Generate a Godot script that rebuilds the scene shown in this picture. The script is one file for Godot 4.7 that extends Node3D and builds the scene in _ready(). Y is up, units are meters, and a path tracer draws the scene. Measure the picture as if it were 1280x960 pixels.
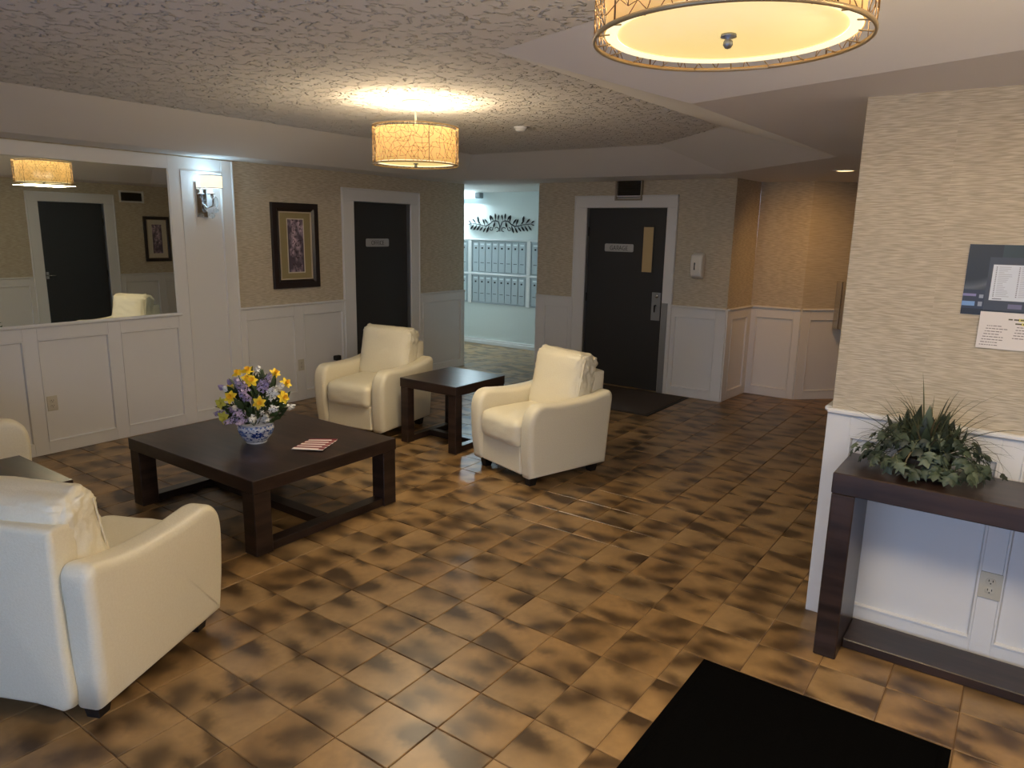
extends Node3D
# Lobby of an apartment house. Units are metres, y is up; the camera stands near the entrance and looks towards -z and -x.

const T := 0.25            # one floor tile
const LEFT := -3.675       # plane of the mirror wall
const FAR := -5.425        # plane of the wall with the garage door
const MAIL := -6.875       # plane of the wall with the mailboxes
const DESK := -1.45        # plane of the wall behind the console table
const SIDE := 1.6          # plane of the wall that runs back from it
const SOFFIT := 2.3
const TRAY := 2.51
const RAIL := 0.985

var counts := {}
var rng := RandomNumberGenerator.new()
var M := {}

# ------------------------------------------------------------------ naming
func numbered(parent: Node, called: String) -> String:
	var key := str(parent.get_instance_id()) + "/" + called
	var n: int = counts.get(key, 0)
	counts[key] = n + 1
	return called if n == 0 else "%s_%03d" % [called, n]

func put(called: String, mesh: Mesh, m: Material, parent: Node = null, label := "") -> MeshInstance3D:
	var o := MeshInstance3D.new()
	var p: Node = self if parent == null else parent
	o.name = numbered(p, called)
	o.mesh = mesh
	o.material_override = m
	p.add_child(o, true)
	if label != "":
		o.set_meta("label", label)
	return o

func tag(o: Node, label: String, category: String, group := "") -> Node:
	o.set_meta("label", label)
	o.set_meta("category", category)
	if group != "":
		o.set_meta("group", group)
	return o

func thing(called: String, label: String, category: String, at := Vector3.ZERO, turn := 0.0, group := "") -> Node3D:
	var o := Node3D.new()
	o.name = numbered(self, called)
	add_child(o, true)
	o.position = at
	o.rotation.y = turn
	tag(o, label, category, group)
	return o

func structure(called: String, label := "") -> Node3D:
	var o := Node3D.new()
	o.name = called
	add_child(o, true)
	o.set_meta("kind", "structure")
	if label != "":
		o.set_meta("label", label)
	return o

func dup(src: Node3D, at: Vector3, turn: float, label: String) -> Node3D:
	var c: Node3D = src.duplicate()
	c.name = numbered(self, String(src.name))
	add_child(c, true)
	c.position = at
	c.rotation.y = turn
	c.scale = src.scale
	c.set_meta("label", label)
	return c

# ------------------------------------------------------------------ shapes
func begin() -> SurfaceTool:
	var st := SurfaceTool.new()
	st.begin(Mesh.PRIMITIVE_TRIANGLES)
	st.set_smooth_group(-1)
	return st

func done(st: SurfaceTool) -> ArrayMesh:
	st.generate_normals()
	return st.commit()

func tri(st: SurfaceTool, a: Vector3, b: Vector3, c: Vector3, out: Vector3) -> void:
	if (b - a).cross(c - a).dot(out) > 0.0:
		st.add_vertex(a); st.add_vertex(c); st.add_vertex(b)
	else:
		st.add_vertex(a); st.add_vertex(b); st.add_vertex(c)

func quad(st: SurfaceTool, a: Vector3, b: Vector3, c: Vector3, d: Vector3, out: Vector3) -> void:
	tri(st, a, b, c, out)
	tri(st, a, c, d, out)

# a box whose edges are chamfered by ch
func cbox(st: SurfaceTool, c: Vector3, s: Vector3, ch := 0.004, xf := Transform3D.IDENTITY) -> void:
	st.set_smooth_group(-1)
	var h := s * 0.5
	var k: float = min(ch, min(h.x, min(h.y, h.z)) * 0.6)
	var o := xf * c
	for ax in 3:
		var a1 := (ax + 1) % 3
		var a2 := (ax + 2) % 3
		for sg in [-1.0, 1.0]:
			var f: Array[Vector3] = []
			for q in [[-1, -1], [1, -1], [1, 1], [-1, 1]]:
				var p := Vector3.ZERO
				p[ax] = h[ax] * sg
				p[a1] = (h[a1] - k) * q[0]
				p[a2] = (h[a2] - k) * q[1]
				f.append(xf * (c + p))
			quad(st, f[0], f[1], f[2], f[3], (f[0] + f[2]) * 0.5 - o)
		for s1 in [-1.0, 1.0]:
			for s2 in [-1.0, 1.0]:
				var e: Array[Vector3] = []
				for t in [-1.0, 1.0]:
					var p := Vector3.ZERO
					p[ax] = (h[ax] - k) * t
					p[a1] = h[a1] * s1
					p[a2] = (h[a2] - k) * s2
					var r := p
					r[a1] = (h[a1] - k) * s1
					r[a2] = h[a2] * s2
					e.append(xf * (c + p)); e.append(xf * (c + r))
				quad(st, e[0], e[1], e[3], e[2], (e[0] + e[3]) * 0.5 - o)
	for sx in [-1.0, 1.0]:
		for sy in [-1.0, 1.0]:
			for sz in [-1.0, 1.0]:
				var v := Vector3(sx, sy, sz)
				var a := v * Vector3(h.x, h.y - k, h.z - k)
				var b := v * Vector3(h.x - k, h.y, h.z - k)
				var d := v * Vector3(h.x - k, h.y - k, h.z)
				tri(st, xf * (c + a), xf * (c + b), xf * (c + d), xf.basis * v)

func box_mesh(s: Vector3, ch := 0.004, c := Vector3.ZERO) -> ArrayMesh:
	var st := begin()
	cbox(st, c, s, ch)
	return done(st)

func span(st: SurfaceTool, a: Vector3, b: Vector3, ch := 0.003) -> void:   # a box between two corners
	cbox(st, (a + b) * 0.5, (b - a).abs(), ch)

func lathe(st: SurfaceTool, prof: Array, sides := 32, xf := Transform3D.IDENTITY, uv := false) -> void:
	st.set_smooth_group(0)
	var n := prof.size()
	for i in n - 1:
		var p: Vector2 = prof[i]
		var q: Vector2 = prof[i + 1]
		if p.distance_to(q) < 1e-6:
			continue
		var t := (q - p).normalized()
		for k in sides:
			var a0 := TAU * k / sides
			var a1 := TAU * (k + 1) / sides
			var d0 := Vector3(cos(a0), 0, sin(a0))
			var d1 := Vector3(cos(a1), 0, sin(a1))
			var v: Array[Vector3] = [xf * (d0 * p.x + Vector3(0, p.y, 0)), xf * (d1 * p.x + Vector3(0, p.y, 0)), xf * (d1 * q.x + Vector3(0, q.y, 0)), xf * (d0 * q.x + Vector3(0, q.y, 0))]
			var uvs := [Vector2(float(k) / sides, float(i) / (n - 1)), Vector2(float(k + 1) / sides, float(i) / (n - 1)), Vector2(float(k + 1) / sides, float(i + 1) / (n - 1)), Vector2(float(k) / sides, float(i + 1) / (n - 1))]
			var out := xf.basis * ((d0 + d1) * t.y - Vector3(0, 2.0 * t.x, 0))
			for f in [[0, 1, 2], [0, 2, 3]]:
				var a: Vector3 = v[f[0]]
				var b: Vector3 = v[f[1]]
				var c: Vector3 = v[f[2]]
				if (b - a).cross(c - a).length() < 1e-12:
					continue
				var o: Array = f if (b - a).cross(c - a).dot(out) <= 0.0 else [f[0], f[2], f[1]]
				for w in o:
					if uv:
						st.set_uv(uvs[w])
					st.add_vertex(v[w])

# a tube through points; radii may differ from point to point, ends are closed
func tube(st: SurfaceTool, pts: Array, radii: Array, sides := 8, flat := 1.0) -> void:
	st.set_smooth_group(0)
	var rings: Array = []
	var up := Vector3(0.02, 1, 0.03).normalized()
	for i in pts.size():
		var d: Vector3 = (pts[min(i + 1, pts.size() - 1)] - pts[max(i - 1, 0)]).normalized()
		var x := up.cross(d)
		if x.length() < 0.1:
			x = Vector3(1, 0, 0.02).cross(d)
		x = x.normalized()
		var y := d.cross(x).normalized()
		var ring: Array[Vector3] = []
		var r: float = radii[min(i, radii.size() - 1)]
		for k in sides:
			var a := TAU * k / sides
			ring.append(pts[i] + x * cos(a) * r + y * sin(a) * r * flat)
		rings.append(ring)
	for i in rings.size() - 1:
		var mid: Vector3 = (pts[i] + pts[i + 1]) * 0.5
		for k in sides:
			var k1 := (k + 1) % sides
			var c: Vector3 = (rings[i][k] + rings[i + 1][k1]) * 0.5
			quad(st, rings[i][k], rings[i][k1], rings[i + 1][k1], rings[i + 1][k], c - mid)
	for e in [0, rings.size() - 1]:
		var out: Vector3 = pts[0] - pts[1] if e == 0 else pts[e] - pts[e - 1]
		for k in sides:
			tri(st, pts[e], rings[e][k], rings[e][(k + 1) % sides], out)

# an outline in x-y given a depth along z, with rounded rims
func slab(st: SurfaceTool, outline: PackedVector2Array, depth: float, r: float, xf := Transform3D.IDENTITY, steps := 4) -> void:
	var o := outline
	if Geometry2D.is_polygon_clockwise(o):
		o = o.duplicate(); o.reverse()
	var n := o.size()
	var nor: Array[Vector2] = []
	for i in n:
		var d0 := (o[i] - o[(i + n - 1) % n]).normalized()
		var d1 := (o[(i + 1) % n] - o[i]).normalized()
		var n0 := Vector2(d0.y, -d0.x)
		var n1 := Vector2(d1.y, -d1.x)
		var m := (n0 + n1).normalized()
		nor.append(m / max(0.5, m.dot(n0)))
	var rings: Array = []
	var zs: Array[float] = []
	for k in steps + 1:
		var a := PI * 0.5 * k / steps
		rings.append(r * (1.0 - sin(a))); zs.append(-depth * 0.5 + r * (1.0 - cos(a)))
	for k in steps + 1:
		var a := PI * 0.5 * (steps - k) / steps
		rings.append(r * (1.0 - sin(a))); zs.append(depth * 0.5 - r * (1.0 - cos(a)))
	st.set_smooth_group(0)
	for k in rings.size() - 1:
		for i in n:
			var j := (i + 1) % n
			var r0: float = rings[k]
			var r1: float = rings[k + 1]
			var a := o[i] - nor[i] * r0
			var b := o[j] - nor[j] * r0
			var c := o[j] - nor[j] * r1
			var d := o[i] - nor[i] * r1
			var zz := (zs[k] + zs[k + 1]) * 0.5 / (depth * 0.5)
			var out := Vector3(nor[i].x + nor[j].x, nor[i].y + nor[j].y, zz * 2.0)
			quad(st, xf * Vector3(a.x, a.y, zs[k]), xf * Vector3(b.x, b.y, zs[k]), xf * Vector3(c.x, c.y, zs[k + 1]), xf * Vector3(d.x, d.y, zs[k + 1]), xf.basis * out)
	var inner := PackedVector2Array()
	for i in n:
		inner.append(o[i] - nor[i] * r)
	var idx := Geometry2D.triangulate_polygon(inner)
	if idx.is_empty():                       # the inset outline pinches somewhere: a fan round the middle
		var mid := Vector2.ZERO
		for v in inner:
			mid += v / inner.size()
		for i in n:
			for e in [-1.0, 1.0]:
				var a := inner[i]
				var b := inner[(i + 1) % n]
				tri(st, xf * Vector3(mid.x, mid.y, depth * 0.5 * e), xf * Vector3(a.x, a.y, depth * 0.5 * e), xf * Vector3(b.x, b.y, depth * 0.5 * e), xf.basis * Vector3(0, 0, e))
	for s in [-1.0, 1.0]:
		for t in range(0, idx.size(), 3):
			var p: Array[Vector3] = []
			for q in 3:
				var v := inner[idx[t + q]]
				p.append(xf * Vector3(v.x, v.y, depth * 0.5 * s))
			tri(st, p[0], p[1], p[2], xf.basis * Vector3(0, 0, s))

# a stuffed cushion: a rounded box, then pushed about by a function of its points
func puff(st: SurfaceTool, size: Vector3, r: float, n: int, deform: Callable, xf := Transform3D.IDENTITY) -> void:
	st.set_smooth_group(0)
	var h := size * 0.5
	for ax in 3:
		var a1 := (ax + 1) % 3
		var a2 := (ax + 2) % 3
		for sg in [-1.0, 1.0]:
			var grid: Array = []
			var nors: Array = []
			for i in n + 1:
				var row: Array[Vector3] = []
				var nrow: Array[Vector3] = []
				for j in n + 1:
					var u := -1.0 + 2.0 * i / n
					var v := -1.0 + 2.0 * j / n
					u = sign(u) * (1.0 - pow(1.0 - abs(u), 1.5))
					v = sign(v) * (1.0 - pow(1.0 - abs(v), 1.5))
					var p := Vector3.ZERO
					p[ax] = sg * h[ax]; p[a1] = u * h[a1]; p[a2] = v * h[a2]
					var inn := p.clamp(-(h - Vector3.ONE * r), h - Vector3.ONE * r)
					var d := (p - inn).normalized()
					row.append(xf * (deform.call(inn + d * r, d)))
					nrow.append(xf.basis * d)
				grid.append(row); nors.append(nrow)
			for i in n:
				for j in n:
					quad(st, grid[i][j], grid[i + 1][j], grid[i + 1][j + 1], grid[i][j + 1], nors[i][j] + nors[i + 1][j + 1])

# a leaf or petal: a bent, pointed sheet with a little thickness, from the origin along +y, facing +z
func leaf(st: SurfaceTool, length: float, width: float, bend: float, cup: float, xf: Transform3D, segs := 4, fat := 0.5) -> void:
	st.set_smooth_group(0)
	var prev: Array[Vector3] = []
	for i in segs + 1:
		var t := float(i) / segs
		var w := width * 0.5 * pow(sin(PI * pow(min(t + 0.02, 1.0), fat)), 0.8)
		if i == segs:
			w = 0.0004
		var y := length * t
		var z := bend * t * t
		var row: Array[Vector3] = [xf * Vector3(-w, y, z + cup * w), xf * Vector3(0, y, z), xf * Vector3(w, y, z + cup * w)]
		if i > 0:
			for k in 2:
				quad(st, prev[k], prev[k + 1], row[k + 1], row[k], xf.basis.z)
		prev = row

# ------------------------------------------------------------------ pictures and materials
func noise(freq: float, octaves: int, sd: int, ridged := false) -> FastNoiseLite:
	var f := FastNoiseLite.new()
	f.noise_type = FastNoiseLite.TYPE_SIMPLEX_SMOOTH
	f.frequency = freq
	f.seed = sd
	f.fractal_octaves = octaves
	f.fractal_type = FastNoiseLite.FRACTAL_RIDGED if ridged else FastNoiseLite.FRACTAL_FBM
	return f

func grey(freq: float, octaves: int, sd: int, w: int, h: int, ridged := false) -> Image:
	var im := noise(freq, octaves, sd, ridged).get_seamless_image(w, h)
	im.convert(Image.FORMAT_L8)
	return im

func ramp(im: Image, a: Color, b: Color, lo := 0.0, hi := 1.0) -> ImageTexture:
	var d := im.get_data()
	var out := PackedByteArray()
	out.resize(d.size() * 3)
	for i in d.size():
		var t := clampf((d[i] / 255.0 - lo) / (hi - lo), 0.0, 1.0)
		var c := a.lerp(b, t)
		out[i * 3] = int(c.r * 255.0); out[i * 3 + 1] = int(c.g * 255.0); out[i * 3 + 2] = int(c.b * 255.0)
	return ImageTexture.create_from_image(Image.create_from_data(im.get_width(), im.get_height(), false, Image.FORMAT_RGB8, out))

func blend2(a: Image, b: Image, share: float) -> Image:
	var x := a.get_data()
	var y := b.get_data()
	for i in x.size():
		x[i] = int(x[i] * (1.0 - share) + y[i] * share)
	return Image.create_from_data(a.get_width(), a.get_height(), false, Image.FORMAT_L8, x)

func mat(c: Color, rough := 0.6, metal := 0.0) -> StandardMaterial3D:
	var m := StandardMaterial3D.new()
	m.albedo_color = c
	m.roughness = rough
	m.metallic = metal
	return m

func tri_mat(m: StandardMaterial3D, scale: Vector3, world := true) -> StandardMaterial3D:
	m.uv1_triplanar = true
	m.uv1_world_triplanar = world
	m.uv1_scale = scale
	return m

func glow(c: Color, e: float, base := Color(0.9, 0.88, 0.8)) -> StandardMaterial3D:
	var m := mat(base, 0.6)
	m.emission_enabled = true
	m.emission = c
	m.emission_energy_multiplier = e
	return m

func make_materials() -> void:
	M.white = mat(Color(0.86, 0.855, 0.85), 0.42)
	M.trim = M.white
	# grasscloth wallpaper: long horizontal fibres
	var s1 := grey(0.15, 3, 5, 44, 512)
	s1.resize(512, 512, Image.INTERPOLATE_CUBIC)
	var s2 := grey(0.32, 2, 9, 26, 512)
	s2.resize(512, 512, Image.INTERPOLATE_CUBIC)
	var fib := blend2(s1, s2, 0.5)
	var patches := grey(0.012, 2, 11, 512, 512)
	var cloth := blend2(fib, patches, 0.10)
	M.paper = tri_mat(mat(Color.WHITE, 0.85), Vector3(1.55, 1.55, 1.55))
	M.paper.albedo_texture = ramp(cloth, Color8(168, 156, 136), Color8(208, 197, 176), 0.28, 0.72)
	M.paper.heightmap_enabled = true
	M.paper.heightmap_texture = ramp(fib, Color.BLACK, Color.WHITE, 0.2, 0.8)
	M.paper.heightmap_scale = 0.08
	# ceiling: stippled plaster with curled ridges
	var rid := grey(0.022, 2, 21, 512, 512, true)
	var msk := grey(0.016, 3, 33, 512, 512)
	var rd := rid.get_data()
	var md := msk.get_data()
	for i in rd.size():
		var a := clampf((rd[i] / 255.0 - 0.62) / 0.26, 0.0, 1.0)
		var b := clampf((md[i] / 255.0 - 0.47) / 0.10, 0.0, 1.0)
		rd[i] = int(255.0 * a * b)
	var rel := Image.create_from_data(512, 512, false, Image.FORMAT_L8, rd)
	M.plaster = tri_mat(mat(Color(0.90, 0.885, 0.865), 0.9), Vector3(1.25, 1.25, 1.25))
	M.plaster.heightmap_enabled = true
	M.plaster.heightmap_texture = ImageTexture.create_from_image(rel)
	M.plaster.heightmap_scale = 2.2
	M.smooth_plaster = mat(Color(0.90, 0.885, 0.865), 0.9)
	# leather
	var le := blend2(grey(0.05, 3, 41, 512, 512), grey(0.15, 2, 43, 512, 512), 0.5)
	M.leather = tri_mat(mat(Color.WHITE, 0.42), Vector3(3, 3, 3), false)
	M.leather.albedo_texture = ramp(le, Color(0.885, 0.845, 0.735), Color(0.92, 0.885, 0.785), 0.2, 0.8)
	M.leather.heightmap_enabled = true
	M.leather.heightmap_texture = ImageTexture.create_from_image(le)
	M.leather.heightmap_scale = 0.12
	# dark stained wood
	var gr := grey(0.02, 4, 51, 512, 48)
	gr.resize(512, 512, Image.INTERPOLATE_CUBIC)
	gr.rotate_90(CLOCKWISE)
	M.wood = tri_mat(mat(Color.WHITE, 0.3), Vector3(1.4, 1.4, 1.4), false)
	M.wood.albedo_texture = ramp(gr, Color8(37, 27, 23), Color8(56, 41, 35), 0.25, 0.75)
	M.door = mat(Color8(44, 43, 43), 0.5)
	M.foot = mat(Color8(24, 20, 18), 0.5)
	M.grout = mat(Color8(112, 84, 56), 0.9)
	M.steel = mat(Color(0.72, 0.73, 0.74), 0.32, 0.9)
	M.brushed = mat(Color(0.62, 0.63, 0.64), 0.42, 0.75)
	M.mailsteel = mat(Color8(170, 178, 182), 0.45, 0.2)
	M.chrome = mat(Color(0.86, 0.87, 0.88), 0.1, 1.0)
	M.black = mat(Color8(26, 25, 26), 0.7)
	M.mirror = mat(Color(0.86, 0.88, 0.86), 0.01, 1.0)
	var mt := grey(0.3, 2, 61, 256, 256)
	M.mat_black = tri_mat(mat(Color.WHITE, 0.95), Vector3(6, 6, 6))
	M.mat_black.albedo_texture = ramp(mt, Color8(5, 5, 5), Color8(13, 12, 11), 0.2, 0.8)
	M.mat_black.metallic_specular = 0.1
	M.mat_black.heightmap_enabled = true
	M.mat_black.heightmap_texture = ImageTexture.create_from_image(mt)
	M.mat_black.heightmap_scale = 0.3
	M.mat_brown = tri_mat(mat(Color.WHITE, 0.95), Vector3(6, 6, 6))
	M.mat_brown.albedo_texture = ramp(mt, Color8(52, 42, 36), Color8(74, 61, 53), 0.2, 0.8)
	M.mailwall = mat(Color(0.83, 0.86, 0.85), 0.75)
	M.tile = mat(Color.WHITE, 0.34)
	M.tile.albedo_texture = tile_atlas()
	M.outlet = mat(Color8(196, 190, 174), 0.45)
	M.dark = mat(Color8(30, 28, 27), 0.6)

# sixteen flashed clay tiles in one picture: tan faces with burnt brown patches at their rims
func tile_atlas() -> ImageTexture:
	var size := 96
	var w := size * 4
	var out := PackedByteArray()
	out.resize(w * w * 3)
	var fine := noise(0.05, 3, 71)
	var soft := noise(0.018, 2, 73)
	var r := RandomNumberGenerator.new()
	r.seed = 77
	for v in 16:
		var blobs: Array = []
		for b in r.randi_range(3, 5):
			var at := Vector2(r.randf_range(0.0, 1.0), r.randf_range(0.86, 1.02))
			if b == 1:
				at = Vector2(r.randf_range(0.85, 1.02), r.randf_range(0.3, 1.0))
			elif b == 2:
				at = Vector2(r.randf_range(0.0, 1.0), r.randf_range(-0.04, 0.12))
			elif b > 2:
				at = Vector2(r.randf_range(0.15, 0.85), r.randf_range(0.35, 0.75))
			blobs.append([at, r.randf_range(0.15, 0.3), r.randf_range(0.08, 0.16), r.randf_range(-0.5, 0.5), r.randf_range(0.7, 1.1) if b < 3 else r.randf_range(0.3, 0.7)])
		var warm := r.randf_range(-0.012, 0.012)
		var light := r.randf_range(0.96, 1.03)
		var base := Color8(153, 121, 79) * light
		base.r += warm
		base.b -= warm
		var ox := (v % 4) * size
		var oy := (v / 4) * size
		for y in size:
			for x in size:
				var p := Vector2(float(x) / size, float(y) / size)
				var n1 := soft.get_noise_2d(ox * 7 + x, oy * 7 + y)
				var n2 := fine.get_noise_2d(ox * 3 + x, oy * 3 + y)
				var dark := 0.0
				for bl in blobs:
					var d: Vector2 = (p + Vector2(n1, n2) * 0.05 - bl[0]).rotated(bl[3])
					dark += bl[4] * exp(-0.5 * (pow(d.x / bl[1], 2.0) + pow(d.y / bl[2], 2.0)))
				dark = clampf(dark + n1 * 0.15, 0.0, 1.0)
				var c := base.lerp(Color8(66, 48, 28), dark * 0.95)
				var k := 1.0 + n2 * 0.06
				var i := ((oy + y) * w + ox + x) * 3
				out[i] = int(clampf(c.r * k, 0, 1) * 255); out[i + 1] = int(clampf(c.g * k, 0, 1) * 255); out[i + 2] = int(clampf(c.b * k, 0, 1) * 255)
	return ImageTexture.create_from_image(Image.create_from_data(w, w, false, Image.FORMAT_RGB8, out))

# ------------------------------------------------------------------ the scene
func _ready() -> void:
	rng.seed = 12345
	# camera
	var cam := Camera3D.new()
	cam.name = "camera"
	cam.fov = rad_to_deg(2.0 * atan(480.0 / 898.49))
	cam.near = 0.05
	cam.basis = Basis.from_euler(Vector3(-0.20898, 0.61944, 0.02008), EULER_ORDER_YXZ)
	cam.position = Vector3(2.2509, 1.7322, 1.9394)
	add_child(cam)
	cam.current = true
	# sky seen through the entrance glazing behind the camera; exposure
	var env := Environment.new()
	env.background_mode = Environment.BG_SKY
	var sky := Sky.new()
	var sm := ProceduralSkyMaterial.new()
	sm.sky_top_color = Color(0.42, 0.55, 0.78)
	sm.sky_horizon_color = Color(0.69, 0.79, 0.90)
	sm.ground_bottom_color = Color(0.22, 0.24, 0.24)
	sm.ground_horizon_color = Color(0.5, 0.56, 0.6)
	sm.sun_angle_max = 0.0
	sm.energy_multiplier = 3.9
	sky.sky_material = sm
	env.sky = sky
	env.ambient_light_source = Environment.AMBIENT_SOURCE_SKY
	env.background_energy_multiplier = 1.0
	env.tonemap_mode = Environment.TONE_MAPPER_LINEAR
	env.tonemap_exposure = 1.55
	env.sdfgi_enabled = true
	env.ssao_enabled = true
	env.ssil_enabled = true
	var we := WorldEnvironment.new()
	we.name = "world"
	we.environment = env
	add_child(we)
	make_materials()
	build_floor()
	build_ceiling()
	build_walls()
	build_lights()
	build_furniture()
	build_wall_things()
	build_mail()
	build_flowers()
	build_plant()

# ------------------------------------------------------------------ floor
func tile_mesh(v: int) -> ArrayMesh:
	var st := begin()
	var h := 0.1234
	var k := 0.003
	var ys := [0.0, -0.0022, -0.006]
	var hs := [h - k, h, h]
	var q := [Vector2(-1, -1), Vector2(1, -1), Vector2(1, 1), Vector2(-1, 1)]
	var cell := Vector2(v % 4, v / 4)
	var add := func(p: Vector3) -> void:
		st.set_uv((cell + Vector2(0.5 + p.x / 0.252, 0.5 + p.z / 0.252)) / 4.0)
		st.add_vertex(p)
	var top: Array[Vector3] = []
	for c in q:
		top.append(Vector3(c.x * hs[0], 0, c.y * hs[0]))
	for f in [[0, 1, 2], [0, 2, 3]]:
		for w in f:
			add.call(top[w])
	for r in 2:
		for i in 4:
			var a: Vector2 = q[i]
			var b: Vector2 = q[(i + 1) % 4]
			var p0 := Vector3(a.x * hs[r], ys[r], a.y * hs[r])
			var p1 := Vector3(b.x * hs[r], ys[r], b.y * hs[r])
			var p2 := Vector3(b.x * hs[r + 1], ys[r + 1], b.y * hs[r + 1])
			var p3 := Vector3(a.x * hs[r + 1], ys[r + 1], a.y * hs[r + 1])
			var out := Vector3(a.x + b.x, 0.5, a.y + b.y)
			for f in [[p0, p1, p2], [p0, p2, p3]]:
				var fl: bool = (f[1] - f[0]).cross(f[2] - f[0]).dot(out) > 0.0
				add.call(f[0]); add.call(f[2] if fl else f[1]); add.call(f[1] if fl else f[2])
	return done(st)

func build_floor() -> void:
	var fl := structure("floor")
	put("grout_bed", box_mesh(Vector3(10.9, 0.1, 11.9), 0.0, Vector3(-1.05, -0.0545, -2.2)), M.grout, fl)
	var meshes: Array[ArrayMesh] = []
	for v in 16:
		meshes.append(tile_mesh(v))
	var cam: Camera3D = get_node("camera")
	var inv := cam.transform.affine_inverse()
	var spots: Array = []
	for i in range(-25, 16):
		for j in range(-30, 14):
			var c := Vector3((i + 0.5) * T, 0, (j + 0.5) * T)
			var p := inv * c
			var area := 0.0
			if p.z < -0.4:
				var x := 640.0 - 898.0 * p.x / p.z
				var y := 480.0 + 898.0 * p.y / p.z
				if x > -20 and x < 1300 and y < 985:
					area = -p.y / pow(-p.z, 3.0)
			# tiles the photo cannot show: under the door mat, behind the walls
			if (c.x > 1.45 and c.z > -0.65 and c.z < 0.9) or (c.x > SIDE and c.z < DESK) or c.x < LEFT or c.z < FAR - 0.9:
				area = 0.0
			spots.append([area, c, rng.randi() % 16, rng.randi() % 2, rng.randf_range(-1, 1), rng.randf_range(-1, 1)])
	spots.sort_custom(func(a, b): return a[0] > b[0])
	var rest := SurfaceTool.new()
	rest.begin(Mesh.PRIMITIVE_TRIANGLES)
	for n in spots.size():
		var s: Array = spots[n]
		var b := Basis.from_euler(Vector3(s[4] * 0.0022, PI * s[3], s[5] * 0.0022))
		var xf := Transform3D(b, s[1] + Vector3(0, -0.0004, 0))
		if n < 300:
			var o := put("tile", meshes[s[2]], M.tile, fl)
			o.transform = xf
		else:
			rest.append_from(meshes[s[2]], 0, xf)
	var field := put("tile_field", rest.commit(), M.tile, fl)
	field.set_meta("kind", "stuff")

# ------------------------------------------------------------------ ceiling: a stippled tray in a lower smooth border, with sloping sides
func build_ceiling() -> void:
	var ce := structure("ceiling")
	var p: Array[Vector2] = [Vector2(-3.3, 3.1), Vector2(-3.3, -4.78), Vector2(-0.2, -4.86), Vector2(1.0, -3.76), Vector2(0.92, -1.245), Vector2(3.7, -0.35), Vector2(3.7, 3.1)]
	var n := p.size()
	var q: Array[Vector2] = []
	var w := [0.62, 0.62, 0.74, 0.72, 0.66, 0.5, 0.5, 0.5]
	for i in n:
		var d0 := (p[i] - p[(i + n - 1) % n]).normalized()
		var d1 := (p[(i + 1) % n] - p[i]).normalized()
		var n0 := Vector2(-d0.y, d0.x)
		var n1 := Vector2(-d1.y, d1.x)
		# walk inward: solve for the point at its distance from both edges
		var w0: float = w[(i + n - 1) % n]
		var w1: float = w[i]
		var det := n0.x * n1.y - n0.y * n1.x
		var c := Vector2(w0 * n1.y - n0.y * w1, n0.x * w1 - w0 * n1.x) / det
		q.append(p[i] + c)
	var v3 := func(a: Vector2, y: float) -> Vector3: return Vector3(a.x, y, a.y)
	var st := begin()
	var poly := PackedVector2Array(q)
	var idx := Geometry2D.triangulate_polygon(poly)
	for t in range(0, idx.size(), 3):
		tri(st, v3.call(q[idx[t]], TRAY), v3.call(q[idx[t + 1]], TRAY), v3.call(q[idx[t + 2]], TRAY), Vector3.DOWN)
	put("stippled_panel", done(st), M.plaster, ce)
	for i in n:
		var j := (i + 1) % n
		st = begin()
		quad(st, v3.call(p[i], SOFFIT), v3.call(p[j], SOFFIT), v3.call(q[j], TRAY), v3.call(q[i], TRAY), Vector3.DOWN)
		put("sloping_side", done(st), M.smooth_plaster, ce)
	var o: Array[Vector2] = [Vector2(-3.85, 3.6), Vector2(-3.85, -5.6), Vector2(-0.2, -7.7), Vector2(1.75, -7.7), Vector2(1.75, -1.5), Vector2(4.2, -1.6), Vector2(4.2, 3.6)]
	st = begin()
	for i in n:
		var j := (i + 1) % n
		quad(st, v3.call(p[i], SOFFIT), v3.call(p[j], SOFFIT), v3.call(o[j], SOFFIT), v3.call(o[i], SOFFIT), Vector3.DOWN)
	quad(st, Vector3(-6.4, SOFFIT - 0.001, -7.1), Vector3(-1.9, SOFFIT - 0.001, -7.1), Vector3(-1.9, SOFFIT - 0.001, -5.5), Vector3(-6.4, SOFFIT - 0.001, -5.2), Vector3.DOWN)
	put("soffit", done(st), M.smooth_plaster, ce)
	put("roof_slab", box_mesh(Vector3(11.2, 0.12, 12.2), 0.01, Vector3(-1.05, 2.79, -2.2)), M.smooth_plaster, ce)

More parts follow.
